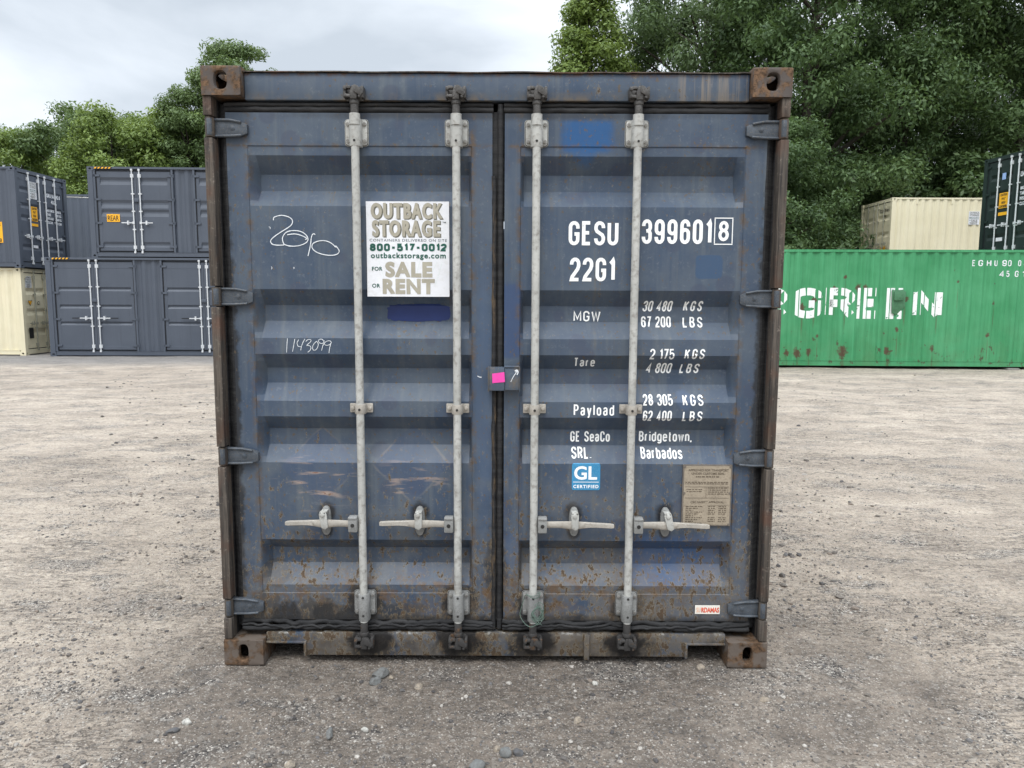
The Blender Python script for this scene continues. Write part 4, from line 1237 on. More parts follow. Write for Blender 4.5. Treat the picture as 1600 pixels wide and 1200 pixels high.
# ================================================================== other containers
BTR = [(2.04,1.99,1.97,1.92),(1.53,1.48,1.46,1.41),(1.03,.98,.97,.92)]
CTR = [(2.30,2.22,2.18,2.08),(1.66,1.58,1.53,1.43),(1.39,1.32,1.28,1.18),(.46,.39,.35,.25)]
ATR = [(2.40,2.32,2.30,2.22),(1.93,1.86,1.83,1.76),(1.58,1.50,1.48,1.40),(.72,.64,.62,.54)]
ETR = [(2.02,1.93,1.89,1.80),(1.40,1.31,1.27,1.18),(.80,.71,.67,.58)]

def bg_leaf(par, T, x0, x1, z0, z1, hinge, tr, mat, rods, rodmat, hz_, yf=.05, gripdark=False, swing=None, handle_z=.95):
    b = MB(T)
    p = .10
    fy = make_fy(x0+p, x1-p, yf, tr, .032, z0+.10, z1-.18, dent=0, capw=.02)
    zs = [z0+.10, z0+.103, z1-.183, z1-.18]+[v for t in tr for v in t]
    leaf_mesh(b, fy, x0, x1, z0, z1, [x0+p, x0+p+.004, x0+p+.024, x1-p-.016, x1-p-.004, x1-p], zs, yf+.05, 9)
    door = b.build('door', mat, par, smooth=0)
    hx = x0 if hinge < 0 else x1
    b = MB(T)
    b.box(hx-.026 if hinge > 0 else hx-.004, hx+.004 if hinge > 0 else hx+.026, yf-.004, yf+.03, z0, z1)
    b.box(x0, x1, yf+.01, yf+.03, z0-.022, z0-.001); b.box(x0, x1, yf+.01, yf+.03, z1+.001, z1+.022)
    b.build('door_gasket', M['seal'], door, smooth=0)
    for k in range(hz_):
        z = z0+.12+(z1-z0-.24)*k/(hz_-1)
        b = MB(T)
        s_ = -hinge
        a, c = hx-s_*.075, hx+s_*.12
        b.prism([(a,z-.035),(c,z-.022),(c,z+.022),(a,z+.035)] if a < c else [(c,z-.022),(a,z-.035),(a,z+.035),(c,z+.022)], yf-.03, yf-.002)
        b.tube([(hx-s_*.07, yf-.01, z-.045), (hx-s_*.07, yf-.01, z+.045)], .018, 8)
        b.build('hinge', mat, door)
    for rx in rods:
        b = MB(T)
        b.tube([(rx, .012, z0-.05), (rx, .012, z1+.05)], .019, 8)
        for z in (z0+.10, z1-.12): b.box(rx-.042, rx+.042, .006, yf-.001, z-.05, z+.05)
        for f in (.27, .5, .72): b.box(rx-.045, rx+.045, .004, yf-.001, z0+(z1-z0)*f-.018, z0+(z1-z0)*f+.018)
        for z in (z0-.045, z1+.045): b.box(rx-.026, rx+.026, -.012, .03, z-.028, z+.028)
        b.build('lock_rod', rodmat, door, smooth=40)
        s_ = swing(rx) if swing else -1
        b = MB(T)
        hz0 = handle_z
        xx = [rx, rx+s_*.34]
        b.box(min(xx), max(xx), -.022, -.010, hz0-.014, hz0+.014)
        b.box(rx+s_*.16-.02, rx+s_*.16+.02, -.028, yf-.001, hz0-.055, hz0+.06)
        b.box(rx-.03, rx+.03, -.026, .0, hz0-.035, hz0+.035)
        o = b.build('handle', rodmat, door, smooth=0)
        if gripdark:
            b = MB(T); g = [rx+s_*.34, rx+s_*.56]; b.box(min(g), max(g), -.024, -.008, hz0-.015, hz0+.013)
            b.build('handle_grip', M['seal'], door, smooth=0)
    return door

def label_text(mb, T_lines, m): pass

LV_B = [(.22,1.365,-1),(1.375,2.52,1),(3.36,4.545,-1),(4.555,5.80,1)]
LV_C = [(.22,1.365,-1),(1.375,2.37,1),(3.06,4.20,-1),(4.21,5.30,1)]
def container(label, loc, rz, L_, H_, mat, side='wall', end=None, endtr=None, rodmat=None, group='shipping containers in the yard', detail=True, stripes=(), castmat=None, scallop=False):
    root = empty('shipping_container', label, 'shipping container', group, loc, rz)
    W_ = 2.438
    castmat = castmat or mat
    for ex in (0, 1):
        for ey in (0, 1):
            for ez in (0, 1):
                b = MB()
                if detail and not (ey and not (end and ex == (end == 'R'))):
                    casting(b, 0, 0, H_-.118 if ez else 0, 1, top=bool(ez), w=.178, d=.162, ho=(.036,.026))
                else: b.box(0, .178, 0, .162, H_-.118 if ez else 0, H_ if ez else .118)
                b.v = [((L_-x) if ex else x, (W_-y) if ey else y, z) for x, y, z in b.v]
                b.build('corner_casting', castmat, root, smooth=0)
            b = MB()
            b.box(.004, .15, .004, .14, .118, H_-.118)
            b.v = [((L_-x) if ex else x, (W_-y) if ey else y, z) for x, y, z in b.v]
            b.build('corner_post', mat, root, smooth=0)
    for ey in (0, 1):
        b = MB()
        b.box(.178, L_-.178, .006, .066, H_-.062, H_-.002)
        b.v = [(x, (W_-y) if ey else y, z) for x, y, z in b.v]; b.build('top_rail', mat, root, smooth=0)
        b = MB()
        b.box(.178, L_-.178, .010, .06, .030, .155); b.box(.178, L_-.178, .002, .0095, .030, .045)
        b.box(.178, L_-.178, .002, .0095, .148, .155)
        b.v = [(x, (W_-y) if ey else y, z) for x, y, z in b.v]; b.build('bottom_rail', mat, root, smooth=0)
        if ey == 1 or side == 'wall':
            b = MB(); corr_wall(b, lambda u,d,z: (u, .014+d, z), .15, L_-.15, .156, H_-.0625)
            b.v = [(x, (W_-y) if ey else y, z) for x, y, z in b.v]; b.build('side_wall', mat, root, smooth=0)
    for ex in (0, 1):
        if (end == 'L' and ex == 0) or (end == 'R' and ex == 1): continue
        b = MB(); corr_wall(b, lambda u,d,z: (.014+d, u, z), .14, W_-.14, .12, H_-.06)
        b.box(.01, .08, .162, W_-.162, H_-.11, H_-.002); b.box(.01, .08, .162, W_-.162, .01, .14)
        b.v = [((L_-x) if ex else x, y, z) for x, y, z in b.v]; b.build('end_wall', mat, root, smooth=0)
    b = MB(); k = int(L_/.21)
    vs = [(.1+(L_-.2)*i/k, y, H_-.006+(.008 if i % 2 else -.010)) for y in (.05, W_-.05) for i in range(k+1)]
    b.add(vs, [(i, i+1, k+2+i, k+1+i) for i in range(k)]); b.build('roof', mat, root, smooth=0)
    b = MB(); b.box(.15, L_-.15, .06, W_-.06, .10, .15); b.build('floor', M['dark'], root, smooth=0)
    rodmat = rodmat or M['rod_white']
    if side == 'doors':
        z0, z1 = .20, H_-.13
        lv = LV_B if H_ > 2.7 else LV_C
        e2, e3, m2, e4 = lv[1][1], lv[2][0], lv[3][0]-.005, lv[3][1]
        for (a, c, h_) in lv:
            rod = c-.10 if h_ < 0 else a+.10
            bg_leaf(root, None, a, c, z0, z1, h_, endtr, mat, [rod], rodmat, 4, gripdark=(H_ > 2.7), swing=lambda r, h_=h_: (-1 if h_ < 0 else 1), handle_z=(1.13 if H_ > 2.7 else 1.0))
        b = MB(); b.box(1.355, 1.385, .052, .09, z0, z1); b.box(m2-.015, m2+.015, .052, .09, z0, z1); b.build('centre_gasket', M['seal'], root, smooth=0)
        for q in (1.30, m2-.07):
            b = MB(); b.box(q, q+.14, .0, .048, 1.60, 1.70); b.build('lock_box', mat, root, bevel=.005)
        b = MB(); corr_wall(b, lambda u,d,z: (u, .05+d, z), e2+.06, e3-.06, .156, H_-.0625)
        if e4 < 5.7: corr_wall(b, lambda u,d,z: (u, .05+d, z), e4+.06, 5.9, .156, H_-.0625)
        b.box(e2+.005, e2+.06, .02, .12, .156, H_-.063); b.box(e3-.06, e3-.005, .02, .12, .156, H_-.063)
        b.box(.15, .215, .02, .12, .156, H_-.063); b.box(e4+.005, e4+.06, .02, .12, .156, H_-.063)
        b.box(.216, e2, .1105, .13, .156, H_-.063); b.box(e3, e4, .1105, .13, .156, H_-.063)
        b.build('side_wall', mat, root, smooth=0)
    if end:
        T = (lambda p: (L_-p[1], 1.219+p[0], p[2])) if end == 'R' else (lambda p: (p[1], 1.219-p[0], p[2]))
        z0, z1 = .20, H_-.14
        bg_leaf(root, T, -1.08, -.010, z0, z1, -1, endtr, mat, [-.62, -.15], rodmat, 4, swing=lambda r: -1 if r < -.3 else -1, handle_z=.95)
        bg_leaf(root, T, .010, 1.08, z0, z1, 1, endtr, mat, [.15, .62], rodmat, 4, swing=lambda r: 1, handle_z=.95)
        b = MB(T); b.box(-1.06, 1.06, .03, .10, H_-.112, H_-.004); b.box(-1.05, 1.05, .03, .12, .03, .172); b.box(-.009, .009, .055, .08, z0, z1)
        b.build('end_frame', mat, root, smooth=0)
    if stripes:
        b = MB()
        for (x, w_) in stripes:
            for k in range(5):
                xx = x+k*w_
                b.add([(xx,.003,H_-.058),(xx+w_*.5,.003,H_-.058),(xx+w_*.85,.003,H_-.014),(xx+w_*.35,.003,H_-.014)], [(0,1,2,3)], 0)
                b.add([(xx+w_*.52,.003,H_-.058),(xx+w_*.98,.003,H_-.058),(xx+w_*1.33,.003,H_-.014),(xx+w_*.87,.003,H_-.014)], [(0,1,2,3)], 1)
        b.build('warning_stripes', [M['yellow'], M['black_ink']], root, smooth=0)
    return root

def yard_label(root, T, x0, x1, z0, z1, y, lines, mats, name='label_plate', px=.12):
    b = MB(T); b.box(x0, x1, y, y+.004, z0, z1, 0)
    n = len(lines); hh = (z1-z0)/n
    for i, t in enumerate(lines):
        w = (x1-x0)
        f = min(1.0, len(t)/max(len(q) for q in lines)*1.0+.1)
        c = (x0+x1)/2
        put_txt(b, t, c-w*.43*f, c+w*.43*f, z1-hh*(i+.85), z1-hh*(i+.18), y-.004, 1, res=1, bold=.002)
    return b.build(name, mats, root, smooth=0)

def mini_sign(root, T, x0, x1, z0, z1, y):
    b = MB(T); b.box(x0, x1, y, y+.004, z0, z1, 0)
    w = x1-x0; h = z1-z0
    Lz = lambda f: z0+h*f
    for t, a, c, f0, f1, m_ in (('OUTBACK',.06,.94,.82,.97,1),('STORAGE',.08,.92,.63,.79,1),('800-517-0012',.05,.95,.49,.57,2),('outbackstorage.com',.05,.95,.40,.47,2),('FOR',.06,.2,.28,.33,2),('SALE',.24,.8,.22,.37,1),('OR',.06,.18,.10,.15,2),('RENT',.2,.82,.03,.19,1)):
        put_txt(b, t, x0+w*a, x0+w*c, Lz(f0), Lz(f1), y-.004, m_, res=1, bold=.001)
    return b.build('for_sale_sign', [M['sign'], M['shade_ink'], M['green_ink']], root, smooth=0)

RZB = math.atan2(.15, 4.59)
# B: slate grey, side doors, on the ground
B_ = container('slate grey container with side doors, bottom of the left stack, on the gravel', (-13.62, 18.53, -.05), RZB, 6.058, 2.896, M['grey_box'], 'doors', None, BTR, stripes=((.20,.10),))
# C: slate grey on top of it
C_ = container('slate grey side-door container with a yellow REAR label, stacked on top', (-12.27, 18.60, 2.848), RZB, 6.058, 2.591, M['grey_box'], 'doors', None, CTR, stripes=((.20,.10),))
yard_label(C_, None, .48, .85, 1.03, 1.25, .042, ['REAR'], [M['yellow'], M['black_ink']])
# beige 20 ft at the far left, doors to the right
EL = container('cream container with tan lock rods at the far left, beneath a grey one', (-14.5-6.058, 18.83, -.05), -rad(0.6), 6.058, 2.591, M['beige_box'], 'wall', 'R', ETR, M['rod_beige'])
T_R6 = lambda p: (6.058-p[1], 1.219+p[0], p[2])
mini_sign(EL, T_R6, -.97, -.70, 2.02, 2.36, .043)
b = MB(T_R6)
b.add([(-.90,.040,1.62),(-.72,.040,1.62),(-.81,.040,1.50)], [(0,2,1)], 0); b.add([(-.91,.044,1.635),(-.71,.044,1.635),(-.81,.044,1.47)], [(0,2,1)], 1)
b.box(-.93, -.74, .040, .044, .50, .82, 1)
b.tube([(-.42,.044,1.56),(-.42,.040,1.56)], .055, 12, 1); b.tube([(-.42,.041,1.56),(-.42,.037,1.56)], .035, 12, 2)
b.build('label_plate', [M['yellow'], M['black_ink'], M['beige_box']], EL, smooth=0)
b = MB()
for i, ch in enumerate('42G1'): put_txt(b, ch, 5.02, 5.09, 2.20-i*.13, 2.29-i*.13, .012, 0, res=2, bold=.003)
b.box(4.98, 5.13, .009, .012, 1.47, 1.65, 1)
put_txt(b, 'CAU', 4.99, 5.12, 1.57, 1.62, .006, 0, res=1); put_txt(b, 'ION', 4.99, 5.12, 1.49, 1.54, .006, 0, res=1)
b.build('side_markings', [M['grey_ink'], M['yellow']], EL, smooth=0)
# A: dark grey HC on top of the beige one
AL = container('tall slate grey container with yellow caution labels, on the cream one at far left', (-14.40-12.19, 18.78, 2.545), -rad(.6), 12.19, 2.896, M['grey_box'], 'wall', 'R', ATR, M['rod_white'], stripes=((11.20,.10),))
T_R12 = lambda p: (12.19-p[1], 1.219+p[0], p[2])
CAU = ['CAUTION', "9'6\"", 'HIGH', 'CONTAINER']
mini_sign(AL, T_R12, -.54, -.22, 2.08, 2.58, .042)
yard_label(AL, T_R12, -.52, -.24, 1.42, 1.85, .042, CAU, [M['yellow'], M['black_ink']])
b = MB(T_R12); b.box(-.55, -.24, .040, .044, 1.27, 1.35); b.build('label_plate', M['yellow'], AL, smooth=0)
b = MB(T_R12); b.box(-.52, -.30, .040, .044, .62, .70); b.build('label_plate', M['sign'], AL, smooth=0)
b = MB(T_R12)
put_txt(b, 'SGRU 504242 8', .19, .92, 2.22, 2.34, .044, 0, res=1, bold=.004); put_txt(b, '45G1', .45, .68, 2.04, 2.15, .044, 0, res=1, bold=.004)
for i, t in enumerate(('MAX.GROSS  32.500 KG', 'TARE        3.900 KG', 'PAYLOAD    28.600 KG', 'CU.CAP.     76.3 CUM')): put_txt(b, t, .22, .93, 1.78-i*.12, 1.86-i*.12, .044, 0, res=1, bold=.003)
b.build('weight_markings', M['white_far'], AL, smooth=0)
yard_label(AL, None, 11.30, 11.72, .72, 1.32, .008, CAU, [M['yellow'], M['black_ink']])
b = MB(); b.add([(11.30,.008,1.72),(11.62,.008,1.72),(11.40,.008,2.08),(11.30,.008,2.08)], [(0,1,2,3)]); b.box(11.28, 11.42, .005, .009, 2.30, 2.48); b.build('label_plate', M['yellow'], AL, smooth=0)
# D and its support, behind the gap
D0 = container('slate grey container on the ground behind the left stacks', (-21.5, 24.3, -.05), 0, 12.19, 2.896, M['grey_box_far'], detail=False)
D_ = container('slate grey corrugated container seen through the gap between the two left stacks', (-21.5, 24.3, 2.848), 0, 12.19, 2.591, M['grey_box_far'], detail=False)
b = MB()
b.tube([(-15.6, 21.8, 5.02), (-14.0, 21.9, 4.99), (-11.9, 20.2, 5.0)], .022, 6)
tag(b.build('pipe', M['galv'], None), 'thin pale rail crossing the gap between the two upper left containers', 'rail')

# green 40 ft, long side towards the camera
ang = math.atan2(-.18, 5.95)
GX, GY = 6.75-5.25*math.cos(ang), 15.27-5.25*math.sin(ang)
G_ = container('faded green container with flaking white GREEN lettering and rust streaks', (GX, GY, .035), ang, 12.19, 2.896, M['green_box'], detail=True)
def gfy(x, z): return .014+corr_profile(x)
def gdrape(off, gaps=False):
    def hook(bm):
        for u in corr_us(4.6, 11.9)+([.278*k+.100 for k in range(16, 43)] if gaps else []):
            bmesh.ops.bisect_plane(bm, geom=bm.verts[:]+bm.edges[:]+bm.faces[:], plane_co=(u,0,0), plane_no=(1,0,0))
        if gaps:
            bmesh.ops.delete(bm, geom=[f for f in bm.faces if gap_face(f.calc_center_median())], context='FACES')
        for v in bm.verts: v.co.y = gfy(v.co.x, 0)-off+v.co.y*8
    return hook
def gap_face(c):
    t = c.x % .278
    return t > .240 or (.072 < t < .10 and mn.noise(Vector((c.x*3, 0, 5))) > -.05)
o5 = 5.25
b = MB()
for ch, a, c in (('R',-.56,.12),('G',.26,.97),('R',1.06,1.78),('E',1.84,2.38),('E',2.50,3.04),('N',3.18,3.90)):
    narrow(b, ch, o5+a, o5+c, 1.20, 1.96, {'G': .185, 'R': .185, 'N': .20}.get(ch, .205))
b.build('side_lettering', M['evg'], G_, hook=gdrape(.003, True), smooth=0)
b = MB()
for t, a in (('E',0),('G',.16),('H',.37),('U',.53),('9',.73),('0',.87),('0',1.10),('8',1.26),('4',1.42),('9',1.58)):
    narrow(b, t, o5+4.55+a, o5+4.55+a+(.095 if t != '1' else .06), 2.50, 2.65, .024)
for t, a in (('4',0),('5',.15),('G',.35),('1',.55)): narrow(b, t, o5+5.24+a, o5+5.24+a+(.095 if t != '1' else .06), 2.24, 2.39, .024)
b.build('serial_number', M['white_far'], G_, hook=gdrape(.003), smooth=0)
b = MB()
pl = [(o5+2.68,1.34),(o5+2.80,1.30),(o5+2.90,1.42),(o5+2.99,1.50),(o5+3.00,1.86),(o5+2.93,1.92),(o5+2.66,1.91)]
b.prism(pl, .008, .03); b.box(o5+2.70, o5+2.93, -.045, .007, 1.66, 1.87)
b.build('vent_patch', M['patch'], G_, bevel=.004)
b = MB(); b.box(-.14, .14, -.20, .2, 0, .065); o = b.build('block', m_simple('concrete_block', (.2,.19,.17), .9, 0, .3, 20, .5), None, bevel=.015)
gp = Matrix.Rotation(ang, 4, 'Z') @ Vector((o5+5.70, .12, 0))
o.location = (GX+gp.x, GY+gp.y, -.032); tag(o, 'grey block under the bottom edge of the green container', 'block')

# cream container behind the green one
E0 = container('cream container on the ground behind the green one', (13.99, 24.6, 0), 0, 6.058, 2.896, M['beige_box'], detail=False)
E_ = container('cream container with a brown door end, stacked behind the green one', (13.99, 24.6, 2.898), 0, 6.058, 2.591, M['beige_box'], 'wall', 'L', ETR, M['rod_beige'])
T_L = lambda p: (p[1], 1.219-p[0], p[2])
b = MB(T_L); put_txt(b, 'TCLU 203148 5', .22, .95, 2.12, 2.24, .044, 0, res=1, bold=.004); put_txt(b, '22G1', .48, .72, 1.94, 2.03, .044, 0, res=1, bold=.004)
b.build('serial_number', M['black_ink'], E_, smooth=0)
b = MB(T_L); b.box(.45, .80, .040, .044, .62, .84); b.build('label_plate', M['yellow'], E_, smooth=0)
mini_sign(E_, None, 2.86, 3.26, 1.62, 2.10, .008)
for x in (.93, 2.22, 3.51):
    b = MB(); b.box(x-.035, x+.035, .002, .013, 2.36, 2.53); b.build('lashing_lug', M['beige_box'], E_, smooth=0)
F0 = container('grey-brown container on the ground, hidden behind the cream stack', (15.3, 29.2, 0), 0, 6.058, 2.591, M['beige_box'], detail=False)
F_ = container('cream container end half covered by leaves, left of the cream stack', (15.3, 29.2, 2.593), 0, 6.058, 2.591, M['beige_box'], 'wall', 'L', ETR, M['rod_beige'], detail=False)

# dark green stack at the right edge: door end facing left
adg = math.atan2(14.02-13.84, 19.03-16.62)      # lean of the door end
def place_dg(label, z, det):
    return container(label, (14.02, 16.62, z), adg, 12.19, 2.896, M['dkgreen_box'], 'wall', 'L' if det else None, ATR, M['rod_white'], detail=det)
K0 = place_dg('dark green container on the ground beyond the right edge of the green one', 0.0, False)
K_ = place_dg('dark green container with yellow caution label and pale lock rods, stacked at the right edge', 2.898, True)
yard_label(K_, T_L, -.56, -.22, 1.42, 1.85, .042, CAU, [M['yellow'], M['black_ink']])
b = MB(T_L); b.box(-.56, -.20, .040, .044, 1.22, 1.31); b.build('label_plate', M['yellow'], K_, smooth=0)
b = MB(T_L); b.box(-.50, -.36, .040, .044, 2.22, 2.40); b.build('label_plate', m_simple('pale_blue_label', (.3,.42,.7), .5, 0, .05, 9, 0), K_, smooth=0)
b = MB(T_L); b.box(-.58, -.33, .040, .044, .50, .60); b.build('label_plate', M['sign'], K_, smooth=0)
b = MB(T_L)
put_txt(b, 'LNXU 845901 2', .19, .92, 2.20, 2.34, .044, 0, res=1, bold=.004)
for i, t in enumerate(('MAX.GROSS  32.500 KG', 'TARE        3.900 KG', 'PAYLOAD    28.600 KG', 'CU.CAP.     76.3 CUM')): put_txt(b, t, .22, .93, 1.84-i*.14, 1.93-i*.14, .044, 0, res=1, bold=.003)
b.build('weight_markings', M['white_far'], K_, smooth=0)

# ================================================================== ground
def gz(x, y):
    d = math.hypot(x, y)
    z = -.05*cl((-x-5)/6)*cl((y-5)/8)
    z += .012*mn.noise(Vector((x*.9, y*1.1, 0)))*cl(d/1.0)+.020*mn.noise(Vector((x*.25, y*.5, 3)))*cl((d-1)/4)
    z += .009*mn.noise(Vector((x*2.2-y*.6, y*5.5, 7)))*cl((d-.5)/2)
    if d < 9: z += .006*mn.noise(Vector((x*7, y*7, 1)))+.005*mn.noise(Vector((x*19, y*19, 2)))+.0035*mn.noise(Vector((x*50, y*50, 9)))
    if d < 20: z += .010*cl(d/2)*max(0, .28-abs(mn.noise(Vector((x*1.3+y*.5, y*4.2-x*.6, 11)))))*2.2*cl(mn.noise(Vector((x*.5, y*.8, 21)))*2+.5)
    if abs(x) < 1.35 and -.1 < y < 6.3: z = min(z, .001)-.004
    return z
def axis(fine0, fine1, st, grow, far):
    a = [fine0]
    while a[-1] < fine1: a.append(a[-1]+st)
    s2 = st
    while a[-1] < far: s2 *= grow; a.append(a[-1]+s2)
    return a
pos = axis(0, 2.4, .016, 1.045, 260)
xsg = [-v for v in pos[:0:-1]]+pos
ysg = [-v for v in axis(0, 1.1, .014, 1.25, 60)[:0:-1]]+axis(0, .7, .018, 1.035, 300)
vs = [(x, y, gz(x, y)) for y in ysg for x in xsg]
nx = len(xsg)
me = bpy.data.meshes.new('ground')
me.from_pydata(vs, [], [(j*nx+i, j*nx+i+1, (j+1)*nx+i+1, (j+1)*nx+i) for j in range(len(ysg)-1) for i in range(nx-1)])
me.materials.append(M['ground']); me.shade_smooth()
g = bpy.data.objects.new('ground', me); C.objects.link(g); g['kind'] = 'structure'

# ------------------------------------------------------------------ stones
PH = (1+5**.5)/2
ICO_V = np.array([(-1,PH,0),(1,PH,0),(-1,-PH,0),(1,-PH,0),(0,-1,PH),(0,1,PH),(0,-1,-PH),(0,1,-PH),(PH,0,-1),(PH,0,1),(-PH,0,-1),(-PH,0,1)])/1.902
ICO_F = np.array([(0,11,5),(0,5,1),(0,1,7),(0,7,10),(0,10,11),(1,5,9),(5,11,4),(11,10,2),(10,7,6),(7,1,8),(3,9,4),(3,4,2),(3,2,6),(3,6,8),(3,8,9),(4,9,5),(2,4,11),(6,2,10),(8,6,7),(9,8,1)])
rg = np.random.default_rng(7)
def scatter(n, rmin, rmax, area, pw=2.2):
    V, F_, base = [], [], 0
    k = 0
    while k < n:
        u, v = rg.random(), rg.random()
        y = area[2]+(area[3]-area[2])*(v**1.8); hw_ = area[0]+(area[1]-area[0])*u
        # widen with distance
        x = hw_*(1+.32*(y-area[2]))
        if abs(x) < 1.2 and y > .03 and y < 6.1: 
            if rg.random() > .12: continue
            if y > .6: continue
        dens = mn.noise(Vector((x*1.3, y*1.3, 5)))+.5*mn.noise(Vector((x*4, y*4, 6)))
        if rg.random() > cl(.55+1.1*dens): continue
        r = rmin+(rmax-rmin)*rg.random()**pw*(1.0)
        P = ICO_V*(1+rg.uniform(-.28,.28,(12,1)))*rg.uniform([.7,.7,.45],[1.25,1.25,.8])*r
        a = rg.uniform(0, 6.28); c, s2 = math.cos(a), math.sin(a)
        P = P@np.array([[c,s2,0],[-s2,c,0],[0,0,1]])
        P += (x, y, gz(x, y)+r*.18)
        V.append(P); F_.append(ICO_F+base); base += 12; k += 1
    return np.concatenate(V), np.concatenate(F_)
V1, F1 = scatter(20000, .0016, .006, (-1.7, 1.7, -1.0, 2.6), 2.0)
V2, F2 = scatter(2400, .005, .013, (-1.7, 1.7, -1.0, 4.0), 2.4)
V3, F3 = scatter(700, .010, .026, (-1.9, 1.9, .6, 14.0), 3.0)
F2 = F2+len(V1); F3 = F3+len(V1)+len(V2)
me = bpy.data.meshes.new('gravel'); me.from_pydata(np.concatenate([V1,V2,V3]).tolist(), [], np.concatenate([F1,F2,F3]).tolist())
me.materials.append(M['gravel'])
g = bpy.data.objects.new('gravel', me); C.objects.link(g); tag(g, 'loose gravel scattered over the yard', 'gravel', None, 'stuff')

def rock(x, y, r, sc, mat, label, seed):
    bm = bmesh.new(); bmesh.ops.create_icosphere(bm, subdivisions=3, radius=r)
    # chip flat facets off the ball
    R_ = random.Random(seed)
    for k in range(7):
        d = Vector((R_.uniform(-1,1), R_.uniform(-1,1), R_.uniform(-.2,1))).normalized(); o_ = r*R_.uniform(.62,.85)
        for v in bm.verts:
            q = v.co.dot(d)
            if q > o_: v.co -= d*(q-o_)
    for v in bm.verts: v.co += v.co.normalized()*r*.10*mn.noise(v.co/r*1.8+Vector((seed,0,0)))
    for v in bm.verts: v.co = Vector((v.co.x*sc[0], v.co.y*sc[1], v.co.z*sc[2]))
    me = bpy.data.meshes.new('stone'); bm.to_mesh(me); bm.free(); me.materials.append(mat)
    me.shade_smooth(); me.set_sharp_from_angle(angle=rad(28))
    o = bpy.data.objects.new('stone', me); C.objects.link(o); o.location = (x, y, gz(x, y)+r*sc[2]*.45); o.rotation_euler = (0, 0, seed*.7)
    tag(o, label, 'stone', 'stones lying in front of the blue container')
rock(-.505, -.075, .034, (1.25,.9,.75), M['rock_grey'], 'blue-grey rock, the larger and upper of the pair in front of the notched sill', 1)
rock(-.515, -.135, .027, (1.1,1,.75), M['rock_grey'], 'grey rock just below the larger blue-grey rock', 2)
rock(-.455, -.085, .012, (1,1,.8), M['rock_tan'], 'small tan pebble right of the blue-grey rock', 3)
rock(-1.185, -.455, .019, (1.15,.9,.75), M['rock_white'], 'white oval stone at the left foreground', 4)
rock(-1.215, -.510, .020, (1.3,.8,.6), M['rock_dark'], 'dark clod beside the white oval stone', 5)
rock(-.320, -.178, .019, (1.3,.9,.6), M['rock_tan'], 'flat tan stone right of the blue-grey rocks', 6)
rock(-.614, -.525, .024, (1.5,.7,.55), M['rock_grey'], 'long flat grey stone standing on edge in the foreground', 7)
rock(-.486, -.499, .014, (1.4,.8,.6), M['rock_white'], 'pale flat stone right of the long grey stone', 8)
rock(1.119, -.269, .019, (1.1,1,.7), M['rock_tan'], 'yellowish stone right of the front right corner', 9)
rock(.432, -.149, .014, (1,1,.8), M['rock_white'], 'small white stone below the sill', 10)
rock(.332, -.430, .019, (1.1,.9,.75), M['rock_tan'], 'rounded tan stone in the centre foreground', 11)
rock(.924, .010, .019, (1,1,.7), M['rock_tan'], 'tan stone under the right forklift notch', 12)
rock(.780, .02, .014, (1.2,1,.5), M['rock_dark'], 'dark flat stone under the sill left of the right notch', 16)
rock(.054, -.645, .024, (1,1,.8), M['rock_grey'], 'angular grey stone in the middle of the cluster at the bottom', 13)
rock(.100, -.640, .020, (1,1,.75), M['rock_dark'], 'dark stone at the right of the cluster at the bottom', 14)
rock(.020, -.620, .015, (1,1,.8), M['rock_tan'], 'pale pebble at the left of the cluster at the bottom', 15)
rock(-.708, -.715, .020, (1,1,.8), M['rock_tan'], 'round brownish stone cut by the bottom edge', 17)
rock(-.047, -.715, .026, (1.2,1,.7), M['rock_grey'], 'pale grey stone at the bottom edge below the cluster', 18)

